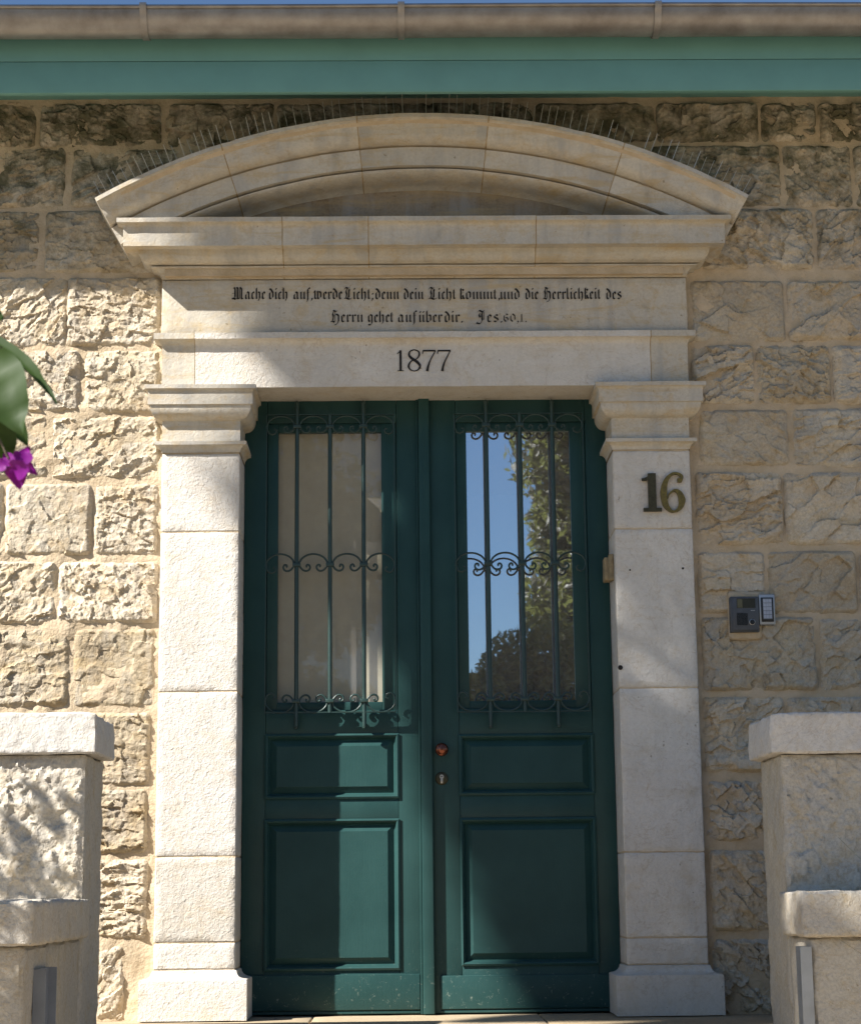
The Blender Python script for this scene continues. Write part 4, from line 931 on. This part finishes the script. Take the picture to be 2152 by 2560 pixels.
# trees across the street, seen only in the door glass
M_TLEAF = leaf_mat('olive_tree_leaves', (.17, .155, .115), (.21, .19, .14), .25)
def street_tree(x, y, rx, rz, zc, n, seed, label, m=M_TLEAF, size=.10):
    rs = np.random.default_rng(seed); t = thing('street_tree', label, 'tree', (x, y, -1.1), 'trees across the street')
    k = 34; cl = rs.normal(size=(k, 3)); cl /= np.linalg.norm(cl, axis=1)[:, None]; cl *= rs.uniform(.35, 1, (k, 1))**.5
    cl = cl*np.array([rx*.82, rx*.7, rz*.85])+np.array([x, y, zc]); cr = rs.uniform(.24, .42, k)*rx
    idx = rs.integers(0, k, n); d = rs.normal(size=(n, 3)); d /= np.linalg.norm(d, axis=1)[:, None]
    C = cl[idx]+d*(cr[idx]*rs.uniform(.35, 1.05, n)**.6)[:, None]
    V, Fc = leaf_cards(C, size, rs); mesh('crown', V, Fc, m, t)
    mb = MB(); limb(mb, (x, y, -1.1), (x+.1, y, zc), .26, .14, rs, .07, 8, 10)
    for j in range(7): limb(mb, (x+.05, y, zc-rz*.5+.2*j), cl[j], .09, .025, rs, .1)
    mb.out('trunk', M_BARK, t, 60)
street_tree(4.6, -25, 3.0, 5.2, 6.8, 60000, 1, 'tall dark tree across the street, behind the viewer to the right')
street_tree(2.2, -22.5, 1.7, 2.3, 2.7, 26000, 2, 'yellowing small tree in front of the tall dark tree across the street', M_LEAFY, .07)
street_tree(-3.5, -24, 3.6, 5.4, 6.2, 60000, 3, 'broad dark tree across the street, behind the viewer to the left')
street_tree(-1.6, -26.5, 1.9, 3.0, 1.6, 14000, 4, 'low dark tree between the two tall trees across the street', M_TLEAF, .12)

# bougainvillea left of the steps (throws the leaf shadows on the left pier)
rs = np.random.default_rng(31)
bg2 = thing('bougainvillea_bush', 'dense bougainvillea bush growing left of the left stone pier', 'bush', (-3.3, -2.6, -1.1))
n = 5200; x = rs.uniform(-2.4, -1.18, n); z = rs.uniform(-1.5, .95, n)           # where the shade lands on the plane y = -1.1
zz_lim = .36+.13*np.sin(x*11)+.18*vn(x*7, x*0, 3)
keep = (z < zz_lim-.32) | (x > 9)
xx, zz = x[keep], z[keep]; t = rs.uniform(.72, 1.15, len(xx))
C = np.stack([xx, xx*0-1.1, zz], 1)-SUN[None]*t[:, None]; C = C[(C[:, 2] > -.9) & (C[:, 0] < -2.3)]
cl = []
for (qx, qy, q) in ((275, 580, .025), (350, 745, .04), (375, 810, .035), (135, 835, .032), (180, 930, .03), (220, 955, .022), (30, 950, .03), (215, 1060, .04), (260, 1120, .04), (320, 1210, .04), (50, 1190, .04), (185, 1230, .035), (450, 1165, .03), (505, 690, .025)):
    p = at(qx/2.623, 1760+qy/2.623, YPF); k = int(270*q/.04*.04)
    cl.append(p+rs.normal(size=(k, 3))*q*.27*np.array([1, .6, 1])-SUN[None]*rs.uniform(.72, .98))
C = np.vstack([C]+cl)
n = 2600; x = rs.uniform(-2.0, -1.0, n); z = rs.uniform(-.9, .50, n)             # and on the low wall in front
C2 = np.stack([x, x*0-2.1, z], 1)-SUN[None]*rs.uniform(.62, .95, n)[:, None]; C = np.vstack([C, C2[C2[:, 2] > -.9]])
V, Fc = leaf_cards(C, .035, rs); mesh('foliage', V, Fc, M_BLEAF, bg2)
mb = MB()
for k in range(16): tgt = C[rs.integers(len(C))]; limb(mb, (-3.3+rs.uniform(-.1, .1), -2.6+rs.uniform(-.1, .1), -1.1), tgt, .02, .004, rs, .05, 6, 5)
mb.out('stem', M_BARK, bg2, 60)
V, Fc = leaf_cards(C[rs.random(len(C)) < .12]+rs.normal(size=(1, 3))*.02, .03, rs); mesh('flowers', V, Fc, M_BRACT, bg2)

# sprig of bougainvillea hanging into the picture near the viewer
def leaf(mb, base, tip, wid, fold=.25, up=(0, -1, .2), bend=.12, n=10, mat=None):
    base, tip = np.array(base, float), np.array(tip, float); d = tip-base; L = np.linalg.norm(d); d /= L
    u = np.array(up, float); side = np.cross(d, u); side /= np.linalg.norm(side); nrm = np.cross(side, d)
    V = []; Fc = []
    for k in range(n+1):
        t = k/n; w_ = wid*(math.sin(math.pi*min(1, t**.72))**.8 if 0 < t < 1 else .02); c = base+d*L*t-nrm*bend*L*t*t
        rip = .10*wid*math.sin(t*15); c = c+nrm*(.05*wid*math.sin(t*23))
        V += [c-side*w_+nrm*(fold*w_+rip), c-side*w_*.5+nrm*fold*w_*.42, c, c+side*w_*.5+nrm*fold*w_*.42, c+side*w_+nrm*(fold*w_-rip)]
        if k: Fc += [((k-1)*5+i, (k-1)*5+i+1, k*5+i+1, k*5+i) for i in range(4)]
    mb.add(V, Fc)
YB = -5.6
sp = thing('bougainvillea', 'bougainvillea sprig with dark green leaves and magenta bracts hanging in from the left', 'plant', (-1.45, -5.7, -1.07))
def P3(u, v, dy=0): return ad(u, v, YB+dy)
def oneleaf(b, t, w_, **k):
    mb = MB(); leaf(mb, P3(*b), P3(*t), w_, **k); mb.out('leaf', M_BLEAF, sp, 80)
oneleaf((-30, 690, .02), (126, 806, -.01), .011, fold=.9, up=(.3, -.6, .8))
oneleaf((-25, 718, .0), (44, 888, -.02), .030, fold=.25, up=(-.1, -1, .1), bend=.05)
oneleaf((-22, 830, -.01), (18, 975, .02), .020, fold=.35, up=(.4, -1, .0), bend=.08)
oneleaf((-30, 800, .03), (60, 905, .03), .018, fold=.5, up=(.1, -1, .5))
oneleaf((-26, 645, .03), (8, 650, .03), .012, fold=.3)
def bract(b, t, w_, up=(0, -1, 0), fold=.3):
    mb = MB(); leaf(mb, P3(*b), P3(*t), w_, fold=fold, up=up, bend=.15, n=8); mb.out('bract', M_BRACT, sp, 80)
bract((36, 950), (63, 910, .01), .0065); bract((30, 945), (78, 968), .009, (0, -1, .6)); bract((34, 955), (42, 1002, .0), .010, (.2, -1, 0))
bract((28, 955), (8, 925), .0075); bract((26, 962), (58, 958, -.02), .012, (0, -1, -.5)); bract((15, 950), (-14, 958), .0075); bract((30, 958), (20, 985, .01), .009); bract((50, 925), (44, 955, -.01), .011, (.4, -1, .3))
mb = MB()
for (du, dv) in ((70, 928), (68, 940), (66, 968), (60, 985)): mb.tube([P3(40, 950), P3((40+du)/2+4, (950+dv)/2-3), P3(du, dv)], .0006, 5)
mb.out('stamen', M_IRON, sp)
mb = MB()
mb.tube([(-1.45, -5.7, -1.07), (-1.38, -5.66, -.2), (-1.15, -5.6, .7), (-.85, -5.58, 1.12), tuple(P3(-60, 660)), tuple(P3(-34, 720)), tuple(P3(-20, 860)), tuple(P3(18, 940))], [.014, .012, .009, .006, .003, .002, .0018, .001], 7)
rs = np.random.default_rng(77)
for k in range(10):
    b = np.array([-1.3, -5.65, rs.uniform(.0, .7)]); e = b+np.array([rs.uniform(-.6, .25), rs.uniform(-.4, .4), rs.uniform(.1, .6)]); limb(mb, b, e, .006, .002, rs, .03, 6, 5)
    for q in range(12):
        c = b+(e-b)*rs.uniform(.3, 1); d = rs.normal(size=3); d /= np.linalg.norm(d); tip = c+d*.09
        if max(c[0], tip[0]) < -.70:
            lm = MB(); leaf(lm, c, tip, .022); lm.out('leaf', M_BLEAF, sp, 80)
mb.out('stem', M_BARK, sp, 60)

# spiky plant at the right edge
spk = thing('spiky_plant', 'spiky leaved plant at the right edge beside the right low wall', 'plant', (1.75, -2.2, -1.08))
rs = np.random.default_rng(3)
tips = [at(2093, 2092, -2.0), at(2088, 2342, -1.9), at(2120, 2330, -1.9)]
for k in range(22):
    b = np.array([1.75+rs.uniform(-.05, .05), -2.2+rs.uniform(-.05, .05), -1.08])
    if k < 3: tip = np.array(tips[k])
    else:
        a = rs.uniform(0, 2*math.pi); r_ = rs.uniform(.2, .6); tip = b+np.array([r_*math.cos(a), r_*math.sin(a), rs.uniform(.7, 1.25)])
        if tip[0] < 1.42: tip[0] = 1.5+rs.uniform(0, .3)
    mid = (b+tip)/2+np.array([.22 if k < 3 else 0, 0, .38 if k < 3 else .2])
    V = []; Fc = []; n = 12
    for i in range(n+1):
        t = i/n; p = b*(1-t)**2+mid*2*t*(1-t)+tip*t*t; w_ = .013*(1-t)**.6*(.6+.4*min(1, t*5))+.0006
        V += [p+np.array([-w_*.5, 0, w_*.5]), p+np.array([0, .004, 0]), p+np.array([w_*.5, 0, -w_*.5])]
        if i: Fc += [((i-1)*3+j, (i-1)*3+j+1, i*3+j+1, i*3+j) for j in range(2)]
    mesh('leaf_blade', V, Fc, M_BLADE, spk, 60)
for o in list(bpy.data.objects):
    if o.name.split('.')[0] in ('joint_mortar',): pass
